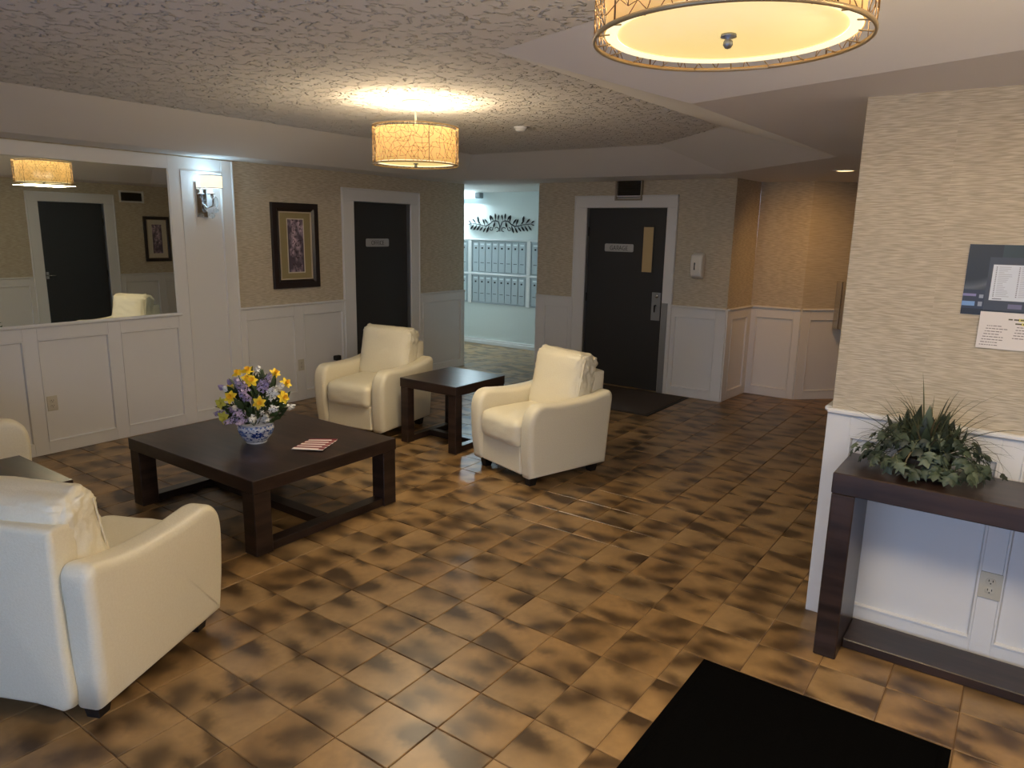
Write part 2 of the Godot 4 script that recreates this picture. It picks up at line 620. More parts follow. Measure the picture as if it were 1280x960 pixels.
# ------------------------------------------------------------------ walls
# a wall runs from a to b (x, z) with the room on its left-hand normal; u runs along it, y up, z into the room
func wall(called: String, a: Vector2, b: Vector2, opts: Dictionary) -> Node3D:
	var o := structure(called)
	var x := Vector3(b.x - a.x, 0, b.y - a.y)
	var len := x.length()
	x /= len
	o.transform = Transform3D(Basis(x, Vector3.UP, x.cross(Vector3.UP)), Vector3(a.x, 0, a.y))
	var gaps: Array = opts.get("gaps", [])          # [u0, u1, y0, y1]
	var at := 0.0
	var spans: Array = []
	for g in gaps:
		spans.append([at, g[0]])
		at = g[1]
	spans.append([at, len])
	var top := 2.74
	var e0: float = opts.get("start", 0.0)
	var e1: float = opts.get("end", 0.0)
	var st := begin()
	for i in spans.size():
		var s: Array = spans[i]
		span(st, Vector3(s[0] - (e0 if i == 0 else 0.0), -0.02, -0.13), Vector3(s[1] + (e1 if i == spans.size() - 1 else 0.0), top, -0.003), 0.0005)
	for g in gaps:
		span(st, Vector3(g[0], g[3], -0.13), Vector3(g[1], top, -0.003), 0.0005)
		if g[2] > 0.0:
			span(st, Vector3(g[0], -0.02, -0.13), Vector3(g[1], g[2], -0.003), 0.0005)
	put("wall_core", done(st), opts.get("core", M.white), o)
	if opts.get("paper", true):
		st = begin()
		for s in spans:
			span(st, Vector3(s[0], RAIL - 0.02, -0.004), Vector3(s[1], SOFFIT + 0.01, 0.0), 0.0003)
		for g in gaps:
			span(st, Vector3(g[0], g[3], -0.004), Vector3(g[1], SOFFIT + 0.01, 0.0), 0.0003)
		put("wallpaper", done(st), M.paper, o)
	if opts.has("runs"):
		for r in opts.runs:                         # [u0, u1, [[p0, p1], ...]]
			wainscot(o, r[0], r[1], r[2])
	return o

func wainscot(o: Node3D, u0: float, u1: float, panels: Array, y0 := 0.09, y1 := 0.876) -> void:
	var d := 0.014
	var st := begin()
	span(st, Vector3(u0, 0, -0.004), Vector3(u1, RAIL, 0.001), 0.0003)
	put("wainscot_board", done(st), M.white, o)
	var at := u0
	for p in panels:
		if p[0] - at > 0.004:
			put("stile", box_mesh(Vector3(p[0] - at, RAIL - 0.012, d), 0.002, Vector3((p[0] + at) * 0.5, (RAIL - 0.012) * 0.5, d * 0.5)), M.white, o)
		at = p[1]
		var c: float = (p[0] + p[1]) * 0.5
		var w: float = p[1] - p[0]
		put("rail", box_mesh(Vector3(w, y0, d), 0.002, Vector3(c, y0 * 0.5, d * 0.5)), M.white, o)
		put("rail", box_mesh(Vector3(w, RAIL - 0.012 - y1, d), 0.002, Vector3(c, (RAIL - 0.012 + y1) * 0.5, d * 0.5)), M.white, o)
		put("panel_moulding", ring_mesh(p[0], p[1], y0, y1, 0.013, 0.001, 0.019), M.white, o)
	if u1 - at > 0.004:
		put("stile", box_mesh(Vector3(u1 - at, RAIL - 0.012, d), 0.002, Vector3((u1 + at) * 0.5, (RAIL - 0.012) * 0.5, d * 0.5)), M.white, o)
	st = begin()
	span(st, Vector3(u0, RAIL - 0.016, 0.0), Vector3(u1, RAIL + 0.006, 0.034), 0.006)
	put("chair_rail", done(st), M.white, o)

# a mitred frame: outside u0..u1, y0..y1, with bars of width w between the depths d0 and d1; its inner edge is bevelled
func ring_mesh(u0: float, u1: float, y0: float, y1: float, w: float, d0: float, d1: float, slope := 0.6) -> ArrayMesh:
	var st := begin()
	var rect := func(k: float, z: float) -> Array: return [Vector3(u0 + k, y0 + k, z), Vector3(u1 - k, y0 + k, z), Vector3(u1 - k, y1 - k, z), Vector3(u0 + k, y1 - k, z)]
	var rings := [rect.call(0.0, d0), rect.call(0.0, d1 - 0.001), rect.call(0.001, d1), rect.call(w * slope, d1), rect.call(w, d0 + (d1 - d0) * 0.25), rect.call(w, d0)]
	var outs := [1.0, 1.0, 0.0, -0.5, -1.0]
	var c := Vector3((u0 + u1) * 0.5, (y0 + y1) * 0.5, d1)
	for r in 5:
		for i in 4:
			var j := (i + 1) % 4
			var mid: Vector3 = (rings[r][i] + rings[r][j]) * 0.5
			var out: Vector3 = (mid - c).normalized() * outs[r]
			out.z = 1.0 if r in [1, 2, 3] else 0.0
			quad(st, rings[r][i], rings[r][j], rings[r + 1][j], rings[r + 1][i], out)
	return done(st)

func rect_frame(called: String, u0: float, u1: float, y0: float, y1: float, w: float, d0: float, d1: float, m: Material, parent: Node) -> MeshInstance3D:
	return put(called, ring_mesh(u0, u1, y0, y1, w, d0, d1), m, parent)

func door(called: String, frame: Transform3D, u0: float, u1: float, cas0: float, cas1: float, label: String, depth := 0.05) -> Node3D:
	var o := structure(called, label)
	o.transform = frame
	put("door_slab", box_mesh(Vector3(u1 - u0 - 0.006, 2.013, 0.045), 0.003, Vector3((u0 + u1) * 0.5, 1.0035, -depth - 0.022)), M.door, o)
	for s in [[cas0, u0 + 0.004], [u1 - 0.004, cas1]]:
		var st := begin()
		span(st, Vector3(s[0], 0, -0.002), Vector3(s[1], 2.015, 0.02), 0.004)
		put("casing", done(st), M.white, o)
	var sh := begin()
	span(sh, Vector3(cas0, 2.015, -0.002), Vector3(cas1, 2.135, 0.02), 0.004)
	put("head_casing", done(sh), M.white, o)
	var back := begin()
	for e in [[cas0 - 0.012, cas0 + 0.006], [cas1 - 0.006, cas1 + 0.012]]:
		span(back, Vector3(e[0], 0, -0.002), Vector3(e[1], 2.147, 0.03), 0.004)
	span(back, Vector3(cas0 - 0.012, 2.13, -0.002), Vector3(cas1 + 0.012, 2.147, 0.03), 0.004)
	put("back_band", done(back), M.white, o)
	var jm := begin()
	for e in [[u0 - 0.004, u0 + 0.004], [u1 - 0.004, u1 + 0.004]]:
		span(jm, Vector3(e[0], 0, -0.12), Vector3(e[1], 2.015, 0.0), 0.001)
	span(jm, Vector3(u0, 2.01, -0.12), Vector3(u1, 2.018, 0.0), 0.001)
	put("jamb", done(jm), M.brushed, o)
	for y in [0.25, 1.0, 1.75]:
		var h := begin()
		tube(h, [Vector3(u0 + 0.004, y - 0.05, -depth + 0.008), Vector3(u0 + 0.004, y + 0.05, -depth + 0.008)], [0.007], 8)
		put("hinge", done(h), M.dark, o)
	return o

func build_walls() -> void:
	# mirror wall: u = 3.4 - z
	var U := func(z: float) -> float: return 3.4 - z
	var near: Array = []
	var z0 := -0.295 + 0.607 * 5
	while z0 > -0.35:
		near.append([U.call(z0), U.call(z0 - 0.51)])
		z0 -= 0.607
	near[near.size() - 1][1] = U.call(-0.805)
	near.append([U.call(-0.902), U.call(-1.395)])
	var lw := wall("wall_left", Vector2(LEFT, 3.4), Vector2(LEFT, -5.26), {
		"gaps": [[U.call(-3.41), U.call(-4.28), 0.0, 2.015]],
		"runs": [[0.0, U.call(-1.43), near], [U.call(-1.99), U.call(-3.26), [[U.call(-2.06), U.call(-2.6)], [U.call(-2.71), U.call(-3.225)]]], [U.call(-4.42), U.call(-5.26), [[U.call(-4.475), U.call(-5.19)]]]]})
	# white boards round and over the mirror, and the tall panel that carries the sconce
	for s in [[0.0, U.call(-1.401), 2.185, 2.29], [U.call(-1.40), U.call(-1.503), 0.0, 2.29], [U.call(-1.887), U.call(-1.99), 0.0, 2.29]]:
		var st := begin()
		span(st, Vector3(s[0], s[2], 0), Vector3(s[1], s[3], 0.016), 0.002)
		put("white_board", done(st), M.white, lw)
	for s in [[2.186, 2.29, 0.012], [0.0, 0.09, 0.014]]:
		var st := begin()
		span(st, Vector3(U.call(-1.503), s[0], 0), Vector3(U.call(-1.887), s[1], s[2]), 0.002)
		put("white_board", done(st), M.white, lw)
	var sb := begin()
	span(sb, Vector3(U.call(-1.5), 0.05, -0.002), Vector3(U.call(-1.89), 2.2, 0.002), 0.0005)
	put("tall_panel", done(sb), M.white, lw)
	put("panel_moulding", ring_mesh(U.call(-1.503), U.call(-1.887), 0.09, 2.186, 0.014, 0.002, 0.021), M.white, lw)
	var eg := begin()
	span(eg, Vector3(U.call(-1.985), 0.0, 0), Vector3(U.call(-2.0), 2.29, 0.026), 0.004)
	put("edge_bead", done(eg), M.white, lw)
	door("door_1", lw.transform, U.call(-3.41), U.call(-4.28), U.call(-3.262), U.call(-4.41), "dark grey door in the mirror wall behind an armchair, with a small plate")
	# garage wall: u = x + 2.66
	var fw := wall("wall_far", Vector2(-2.66, FAR), Vector2(-0.28, FAR), {
		"gaps": [[0.67, 1.66, 0.0, 2.015]],
		"runs": [[0.0, 0.52, [[0.13, 0.47]]], [1.765, 2.38, [[1.815, 2.27]]]]})
	var d2 := door("door_2", fw.transform, 0.67, 1.66, 0.525, 1.765, "dark grey garage door with a narrow vision panel")
	put("jamb_guard", box_mesh(Vector3(0.068, 1.0, 0.012), 0.002, Vector3(1.697, 0.5, 0.022)), M.brushed, d2)
	var gl := put("vision_pane", box_mesh(Vector3(0.125, 0.5, 0.006), 0.001, Vector3(1.425, 1.565, -0.048)), mat(Color8(196, 170, 124), 0.25), d2)
	put("vision_frame", ring_mesh(1.355, 1.495, 1.31, 1.82, 0.014, -0.052, -0.04), M.door, d2)
	gl.set_meta("label", "tan wired pane of the vision panel")
	# nook
	wall("wall_nook_side", Vector2(-0.28, FAR), Vector2(-0.24, -6.08), {"runs": [[0.0, 0.656, [[0.12, 0.54]]]]})
	wall("wall_nook_back", Vector2(-0.24, -6.08), Vector2(0.3, -6.075), {"runs": [[0.0, 0.54, [[0.07, 0.47]]]]})
	wall("wall_nook_slanted", Vector2(0.3, -6.075), Vector2(1.65, -7.45), {"runs": [[0.0, 1.927, [[0.1, 0.78], [0.9, 1.55]]]]})
	# the wall behind the console: u = x - 1.6
	wall("wall_desk", Vector2(SIDE, DESK), Vector2(4.0, DESK), {"end": 0.1, "runs": [[-0.014, 2.4, [[0.085, 0.643], [0.718, 1.276], [1.351, 1.909]]]]})
	# the wall that runs back from it, seen in the mirror: u = z + 7.4
	var sw := wall("wall_side", Vector2(SIDE, -7.4), Vector2(SIDE, DESK), {"gaps": [[4.04, 4.92, 0.0, 2.015]], "end": -0.02,
		"runs": [[0.0, 3.9, [[1.5, 2.0], [2.1, 2.6], [2.7, 3.2], [3.3, 3.82]]], [5.06, 5.936, [[5.12, 5.86]]]]})
	var d3 := door("door_3", sw.transform, 4.04, 4.92, 3.905, 5.055, "dark door seen in the mirror, with a lever handle")
	var lv := begin()
	cbox(lv, Vector3(4.87, 1.0, -0.04), Vector3(0.04, 0.1, 0.012), 0.003)
	tube(lv, [Vector3(4.87, 1.0, -0.04), Vector3(4.87, 1.0, 0.01), Vector3(4.78, 1.0, 0.01)], [0.009], 8)
	put("lever_handle", done(lv), M.chrome, d3)
	# the walls behind the camera: the entrance glazing, and the right end
	var nw := wall("wall_near", Vector2(4.0, 3.4), Vector2(LEFT, 3.4), {"start": 0.1, "end": 0.1, "paper": false, "gaps": [[0.2, 2.1, 0.02, 2.27], [2.25, 4.15, 0.02, 2.27]]})
	var k := 0
	for g in [[0.2, 2.1], [2.25, 4.15]]:
		k += 1
		var wn := structure("window_%d" % k, "entrance glazing behind the camera")
		wn.transform = nw.transform
		put("window_frame", ring_mesh(g[0], g[1], 0.02, 2.27, 0.06, -0.1, -0.02, 0.9), M.steel, wn)
		var mid: float = (g[0] + g[1]) * 0.5
		put("mullion", box_mesh(Vector3(0.06, 2.12, 0.07), 0.004, Vector3(mid, 1.135, -0.06)), M.steel, wn)
		var gm := mat(Color(0.9, 0.95, 0.95, 0.05), 0.0)
		gm.transparency = BaseMaterial3D.TRANSPARENCY_ALPHA
		for s in [[g[0] + 0.05, mid - 0.025], [mid + 0.025, g[1] - 0.05]]:
			put("pane", box_mesh(Vector3(s[1] - s[0], 2.12, 0.006), 0.0, Vector3((s[0] + s[1]) * 0.5, 1.135, -0.06)), gm, wn)
	wall("wall_right", Vector2(4.0, DESK), Vector2(4.0, 3.4), {"start": 0.1, "end": 0.1})
	var yard := put("ground", box_mesh(Vector3(30, 0.1, 14), 0.01, Vector3(0, -0.12, 10.8)), mat(Color8(232, 234, 236), 0.9))
	yard.set_meta("kind", "structure")
	# mail alcove
	wall("wall_mail", Vector2(-6.2, MAIL), Vector2(-2.4, MAIL), {"paper": false, "core": M.mailwall, "start": 0.1, "end": 0.1})
	wall("wall_mail_end", Vector2(-2.4, MAIL), Vector2(-2.4, FAR - 0.13), {"paper": false, "core": M.mailwall})
	wall("wall_mail_side", Vector2(-6.2, -5.26), Vector2(-6.2, MAIL), {"paper": false, "core": M.mailwall, "start": 0.1})
	wall("wall_mail_front", Vector2(LEFT - 0.12, -5.259), Vector2(-6.2, -5.259), {"paper": false, "core": M.mailwall, "start": -0.01})
	var bb := structure("baseboard_mail")
	var bs := begin()
	span(bs, Vector3(-6.2, 0, MAIL - 0.003), Vector3(-2.4, 0.055, MAIL + 0.016), 0.003)
	put("base_strip", done(bs), M.white, bb)
	bs = begin()
	span(bs, Vector3(-6.2, 0.0551, MAIL - 0.003), Vector3(-2.4, 0.085, MAIL + 0.009), 0.004)
	put("base_cap", done(bs), M.white, bb)

# ------------------------------------------------------------------ lamps
func omni(o: Node3D, at: Vector3, c: Color, e: float, size := 0.03) -> void:
	var l := OmniLight3D.new()
	l.name = numbered(o, "lamp_light")
	l.light_color = c; l.light_energy = e; l.light_size = size
	l.omni_range = 15.0; l.omni_attenuation = 2.0; l.shadow_enabled = true
	o.add_child(l)
	l.position = at

func area(o: Node3D, at: Vector3, toward: Vector3, size: Vector2, c: Color, e: float) -> void:
	var l := AreaLight3D.new()
	l.name = numbered(o, "panel_light")
	l.light_color = c; l.light_energy = e
	l.area_size = size
	l.area_range = 15.0
	l.area_attenuation = 2.0
	l.shadow_enabled = true
	o.add_child(l)
	l.position = at
	l.basis = Basis.looking_at(toward, Vector3.FORWARD if abs(toward.y) > 0.9 else Vector3.UP)

const WARM := Color(1.0, 0.92, 0.78)

func make_drum() -> Node3D:
	# origin at the bottom centre of the shade
	var o := thing("drum_ceiling_lamp", "round drum ceiling lamp over the coffee table, hung farther from the camera", "ceiling lamp", Vector3.ZERO, 0.0, "drum ceiling lamps")
	var H := 0.225
	var R := 0.268
	var Ri := 0.248
	# translucent liner
	var st := begin()
	lathe(st, [Vector2(Ri - 0.002, 0.012), Vector2(Ri, 0.012), Vector2(Ri, H - 0.012), Vector2(Ri - 0.002, H - 0.012), Vector2(Ri - 0.002, 0.012)], 64)
	var lin := glow(Color(1.0, 0.75, 0.37), 0.40, Color(0.9, 0.82, 0.65))
	lin.backlight_enabled = true
	lin.backlight = Color(0.12, 0.10, 0.07)
	put("liner", done(st), lin, o, "glowing cream fabric liner")
	# web of thin wire round the liner
	var web := begin()
	var cols := 56
	var rows := 9
	var pts: Array = []
	for r in rows:
		var row: Array[Vector3] = []
		for c in cols:
			var a := TAU * (c + (0.5 if r % 2 == 1 else 0.0) + rng.randf_range(-0.42, 0.42)) / cols
			var y := H * (r + (rng.randf_range(-0.34, 0.34) if r > 0 and r < rows - 1 else 0.0)) / (rows - 1)
			row.append(Vector3(cos(a) * R, clampf(y, 0.003, H - 0.003), sin(a) * R))
		pts.append(row)
	for r in rows:
		for c in cols:
			if r > 0 and r < rows - 1 and rng.randf() < 0.6:
				tube(web, [pts[r][c], pts[r][(c + 1) % cols]], [0.0011], 3)
			if r < rows - 1:
				if rng.randf() < 0.62:
					tube(web, [pts[r][c], pts[r + 1][c]], [0.0011], 3)
				var cc := (c + (1 if r % 2 == 1 else cols - 1)) % cols
				if rng.randf() < 0.72:
					tube(web, [pts[r][c], pts[r + 1][cc]], [0.0011], 3)
	var w := put("wire_web", done(web), mat(Color8(150, 118, 76), 0.45, 0.35), o)
	w.set_meta("kind", "stuff")
	for k in 4:
		var a := TAU * (k + 0.33) / 4
		st = begin()
		tube(st, [Vector3(cos(a) * R, 0.0, sin(a) * R), Vector3(cos(a) * R, H, sin(a) * R)], [0.0019], 5)
		put("upright_wire", done(st), mat(Color8(140, 110, 74), 0.4, 0.4), o)
	for y in [0.0, H]:
		st = begin()
		lathe(st, [Vector2(R - 0.003, y - 0.004), Vector2(R + 0.002, y - 0.004), Vector2(R + 0.003, y), Vector2(R + 0.002, y + 0.004), Vector2(R - 0.003, y + 0.004), Vector2(R - 0.003, y - 0.004)], 64)
		put("rim_ring", done(st), mat(Color8(196, 170, 126), 0.35, 0.5), o)
	st = begin()
	for k in 20:
		var a := TAU * k / 20
		var d := Vector3(cos(a), 0, sin(a))
		tube(st, [d * (Ri - 0.01) + Vector3(0, 0.006, 0), d * R + Vector3(0, 0.002, 0)], [0.0016], 4)
	put("rim_spokes", done(st), mat(Color8(196, 170, 126), 0.35, 0.5), o).set_meta("kind", "stuff")
	# bright diffuser with a rounded rim, and its finial
	st = begin()
	lathe(st, [Vector2(0.0001, 0.016), Vector2(0.222, 0.014), Vector2(0.2221, 0.022), Vector2(0.0001, 0.024)], 64)
	var dif := glow(Color(1.0, 0.87, 0.55), 0.52, Color(0.95, 0.92, 0.82))
	dif.backlight_enabled = true
	dif.backlight = Color(0.10, 0.09, 0.075)
	put("diffuser", done(st), dif, o, "bright cream diffuser disc")
	st = begin()
	lathe(st, [Vector2(0.222, 0.013), Vector2(0.241, 0.009), Vector2(0.247, 0.014), Vector2(0.247, 0.024), Vector2(0.222, 0.022)], 64)
	put("diffuser_rim", done(st), glow(Color(1.0, 0.93, 0.74), 0.8, Color(0.95, 0.93, 0.88)), o)
	st = begin()
	lathe(st, [Vector2(0.0001, -0.016), Vector2(0.006, -0.014), Vector2(0.010, -0.008), Vector2(0.009, -0.001), Vector2(0.005, 0.003), Vector2(0.016, 0.006), Vector2(0.015, 0.012), Vector2(0.0001, 0.014)], 20)
	put("finial", done(st), M.brushed, o)
	# stem, stepped canopy, bulbs
	st = begin()
	tube(st, [Vector3(0, 0.02, 0), Vector3(0, TRAY - 2.13 - 0.01, 0)], [0.006], 10)
	put("stem", done(st), M.brushed, o)
	st = begin()
	for k in 3:
		var a := TAU * k / 3
		tube(st, [Vector3(0, H - 0.012, 0), Vector3(cos(a) * R, H - 0.004, sin(a) * R)], [0.0025], 5)
	put("spider", done(st), M.brushed, o)
	var cy := TRAY - 2.13
	st = begin()
	lathe(st, [Vector2(0.0001, cy - 0.052), Vector2(0.028, cy - 0.05), Vector2(0.034, cy - 0.04), Vector2(0.05, cy - 0.038), Vector2(0.054, cy - 0.026), Vector2(0.068, cy - 0.024), Vector2(0.072, cy - 0.01), Vector2(0.082, cy - 0.008), Vector2(0.084, cy), Vector2(0.0001, cy + 0.002)], 32)
	put("canopy", done(st), mat(Color8(214, 204, 184), 0.4), o, "cream stepped ceiling canopy")
	for k in 2:
		var s := 0.06 if k == 0 else -0.06
		st = begin()
		lathe(st, [Vector2(0.0001, 0.05), Vector2(0.018, 0.055), Vector2(0.028, 0.075), Vector2(0.024, 0.10), Vector2(0.013, 0.12), Vector2(0.013, 0.145), Vector2(0.0001, 0.147)], 16, Transform3D(Basis.IDENTITY, Vector3(s, 0, 0.03 * signf(s))))
		put("bulb", done(st), glow(Color(1.0, 0.85, 0.6), 3.0), o)
		omni(o, Vector3(s, 0.085, 0.03 * signf(s)), WARM, 0.235, 0.04)
	area(o, Vector3(0, -0.022, 0), Vector3.DOWN, Vector2(0.44, 0.44), WARM, 1.4)
	return o

func build_lights() -> void:
	var a := make_drum()
	a.position = Vector3(-1.01, 2.13, -1.54)
	dup(a, Vector3(1.69, 2.115, 0.43), PI / 2, "large round drum ceiling lamp nearest the camera, its bright diffuser cut by the frame's top")
	dup(a, Vector3(3.15, 2.115, 0.25), PI, "drum ceiling lamp behind the camera")
	# wall sconce on the tall white panel
	var s := thing("wall_sconce", "chrome wall sconce with a half drum shade and hanging crystals beside the mirror", "wall lamp", Vector3(LEFT + 0.004, 1.95, -1.73), PI / 2)
	put("back_plate", box_mesh(Vector3(0.10, 0.30, 0.014), 0.004, Vector3(-0.045, 0.0, 0.008)), M.chrome, s)
	var st := begin()
	tube(st, [Vector3(-0.04, -0.03, 0.01), Vector3(-0.02, -0.07, 0.05), Vector3(0.01, -0.05, 0.09), Vector3(0.01, 0.0, 0.095), Vector3(0.0, 0.05, 0.09)], [0.008], 10)
	put("arm", done(st), M.chrome, s)
	st = begin()
	lathe(st, [Vector2(0.0001, 0.0), Vector2(0.03, 0.004), Vector2(0.034, 0.012), Vector2(0.012, 0.018), Vector2(0.012, 0.045), Vector2(0.0001, 0.046)], 20, Transform3D(Basis.IDENTITY, Vector3(0, 0.04, 0.09)))
	put("cup", done(st), M.chrome, s)
	st = begin()
	var prof := [Vector2(0.092, 0.095), Vector2(0.094, 0.095), Vector2(0.094, 0.20), Vector2(0.092, 0.20), Vector2(0.092, 0.095)]
	lathe(st, prof, 40, Transform3D(Basis.from_scale(Vector3(1, 1, 0.88)), Vector3(0, 0, 0.095)))
	var sh := mat(Color(0.93, 0.91, 0.86), 0.8)
	sh.emission_enabled = true
	sh.emission = Color(1.0, 0.94, 0.82)
	sh.emission_energy_multiplier = 0.7
	put("shade", done(st), sh, s, "cream fabric shade with chrome rims")
	for y in [0.096, 0.199]:
		st = begin()
		lathe(st, [Vector2(0.093, y - 0.003), Vector2(0.0965, y - 0.003), Vector2(0.0965, y + 0.003), Vector2(0.093, y + 0.003), Vector2(0.093, y - 0.003)], 40, Transform3D(Basis.from_scale(Vector3(1, 1, 0.88)), Vector3(0, 0, 0.095)))
		put("shade_rim", done(st), M.chrome, s)
	var glass := mat(Color(0.95, 0.98, 1.0, 0.1), 0.02)
	glass.transparency = BaseMaterial3D.TRANSPARENCY_ALPHA
	glass.refraction_enabled = true
	glass.refraction_scale = 0.05
	for c in [[0.035, -0.02, 0.02, 0.05], [0.03, -0.09, 0.024, 0.022], [-0.01, -0.135, 0.026, 0.026], [0.0, 0.03, 0.014, 0.02]]:
		st = begin()
		lathe(st, [Vector2(0.0001, -c[3]), Vector2(c[2] * 0.75, -c[3] * 0.6), Vector2(c[2], 0), Vector2(c[2] * 0.75, c[3] * 0.6), Vector2(0.0001, c[3])], 8, Transform3D(Basis.IDENTITY, Vector3(c[0], c[1], 0.098)))
		put("crystal", done(st), glass, s)
	st = begin()
	lathe(st, [Vector2(0.0001, 0.10), Vector2(0.016, 0.105), Vector2(0.02, 0.125), Vector2(0.012, 0.155), Vector2(0.0001, 0.16)], 14, Transform3D(Basis.IDENTITY, Vector3(0, 0, 0.09)))
	put("bulb", done(st), glow(Color(0.8, 0.93, 1.0), 3.0), s)
	omni(s, Vector3(0, 0.15, 0.09), Color(0.66, 0.86, 1.0), 0.03, 0.03)
	# recessed downlight in the nook ceiling
	var d := thing("recessed_downlight", "small round recessed downlight in the ceiling of the nook", "ceiling lamp", Vector3(0.82, SOFFIT, -4.92))
	st = begin()
	lathe(st, [Vector2(0.07, -0.001), Vector2(0.073, -0.006), Vector2(0.095, -0.006), Vector2(0.098, 0.0)], 36)
	put("trim_ring", done(st), M.white, d)
	st = begin()
	lathe(st, [Vector2(0.0001, -0.003), Vector2(0.071, -0.003), Vector2(0.071, 0.0), Vector2(0.0001, 0.0)], 36)
	put("lens", done(st), glow(Color(1.0, 0.85, 0.62), 1.6), d)
	var sp := SpotLight3D.new()
	sp.name = "downlight_beam"
	sp.light_color = Color(1.0, 0.76, 0.46)
	sp.light_energy = 0.9
	sp.light_size = 0.06
	sp.spot_angle = 44.0
	sp.spot_angle_attenuation = 1.6
	sp.spot_range = 12.0
	sp.spot_attenuation = 2.0
	sp.shadow_enabled = true
	d.add_child(sp)
	sp.position = Vector3(0, -0.02, 0)
	sp.basis = Basis.looking_at(Vector3(-0.42, -0.80, -0.92))
	# fluorescent strip in the mail alcove
	var f := thing("fluorescent_strip", "white fluorescent strip light high on the mailbox wall", "ceiling lamp", Vector3(-5.1, 2.245, MAIL + 0.11))
	st = begin()
	span(st, Vector3(-0.62, -0.035, -0.05), Vector3(0.42, 0.045, 0.05), 0.012)
	put("lens", done(st), glow(Color(0.72, 0.88, 1.0), 1.9), f, "glowing white lens")
	for x in [-0.665, 0.47]:
		put("end_cap", box_mesh(Vector3(0.1, 0.085, 0.105), 0.012, Vector3(x, 0.004, 0)), mat(Color8(140, 150, 156), 0.5), f, "grey end cap")
	area(f, Vector3(-0.1, -0.045, 0), Vector3(0, -1, 0.55).normalized(), Vector2(1.0, 0.1), Color(0.85, 0.95, 1.0), 3.2)
	area(f, Vector3(-0.1, 0.0, 0.058), Vector3(0, 0, 1), Vector2(1.0, 0.07), Color(0.85, 0.95, 1.0), 0.9)
	# smoke detector
	var sd := thing("smoke_detector", "small round white smoke detector on the stippled ceiling", "smoke detector", Vector3(-1.06, TRAY, -2.75))
	st = begin()
	lathe(st, [Vector2(0.0001, -0.034), Vector2(0.03, -0.033), Vector2(0.042, -0.026), Vector2(0.044, -0.014), Vector2(0.054, -0.012), Vector2(0.056, 0.001), Vector2(0.0001, 0.001)], 28)
	put("housing", done(st), M.white, sd)

# ------------------------------------------------------------------ seats and tables
func smooth_line(p: Array, per := 5) -> PackedVector2Array:      # a closed Catmull-Rom outline
	var out := PackedVector2Array()
	var n := p.size()
	for i in n:
		var a: Vector2 = p[(i + n - 1) % n]
		var b: Vector2 = p[i]
		var c: Vector2 = p[(i + 1) % n]
		var d: Vector2 = p[(i + 2) % n]
		for k in per:
			out.append(b.cubic_interpolate(c, a, d, float(k) / per))
	return out

func open_line(p: Array, per := 4) -> PackedVector2Array:        # the same through a row of points; the last two stay corners
	var out := PackedVector2Array()
	var n := p.size() - 2
	for i in n:
		var a: Vector2 = p[maxi(i - 1, 0)]
		var b: Vector2 = p[i]
		var c: Vector2 = p[mini(i + 1, n)]
		var d: Vector2 = p[mini(i + 2, n)]
		for k in per:
			out.append(b.cubic_interpolate(c, a, d, float(k) / per))
	out.append(p[n]); out.append(p[n + 1])
	return out

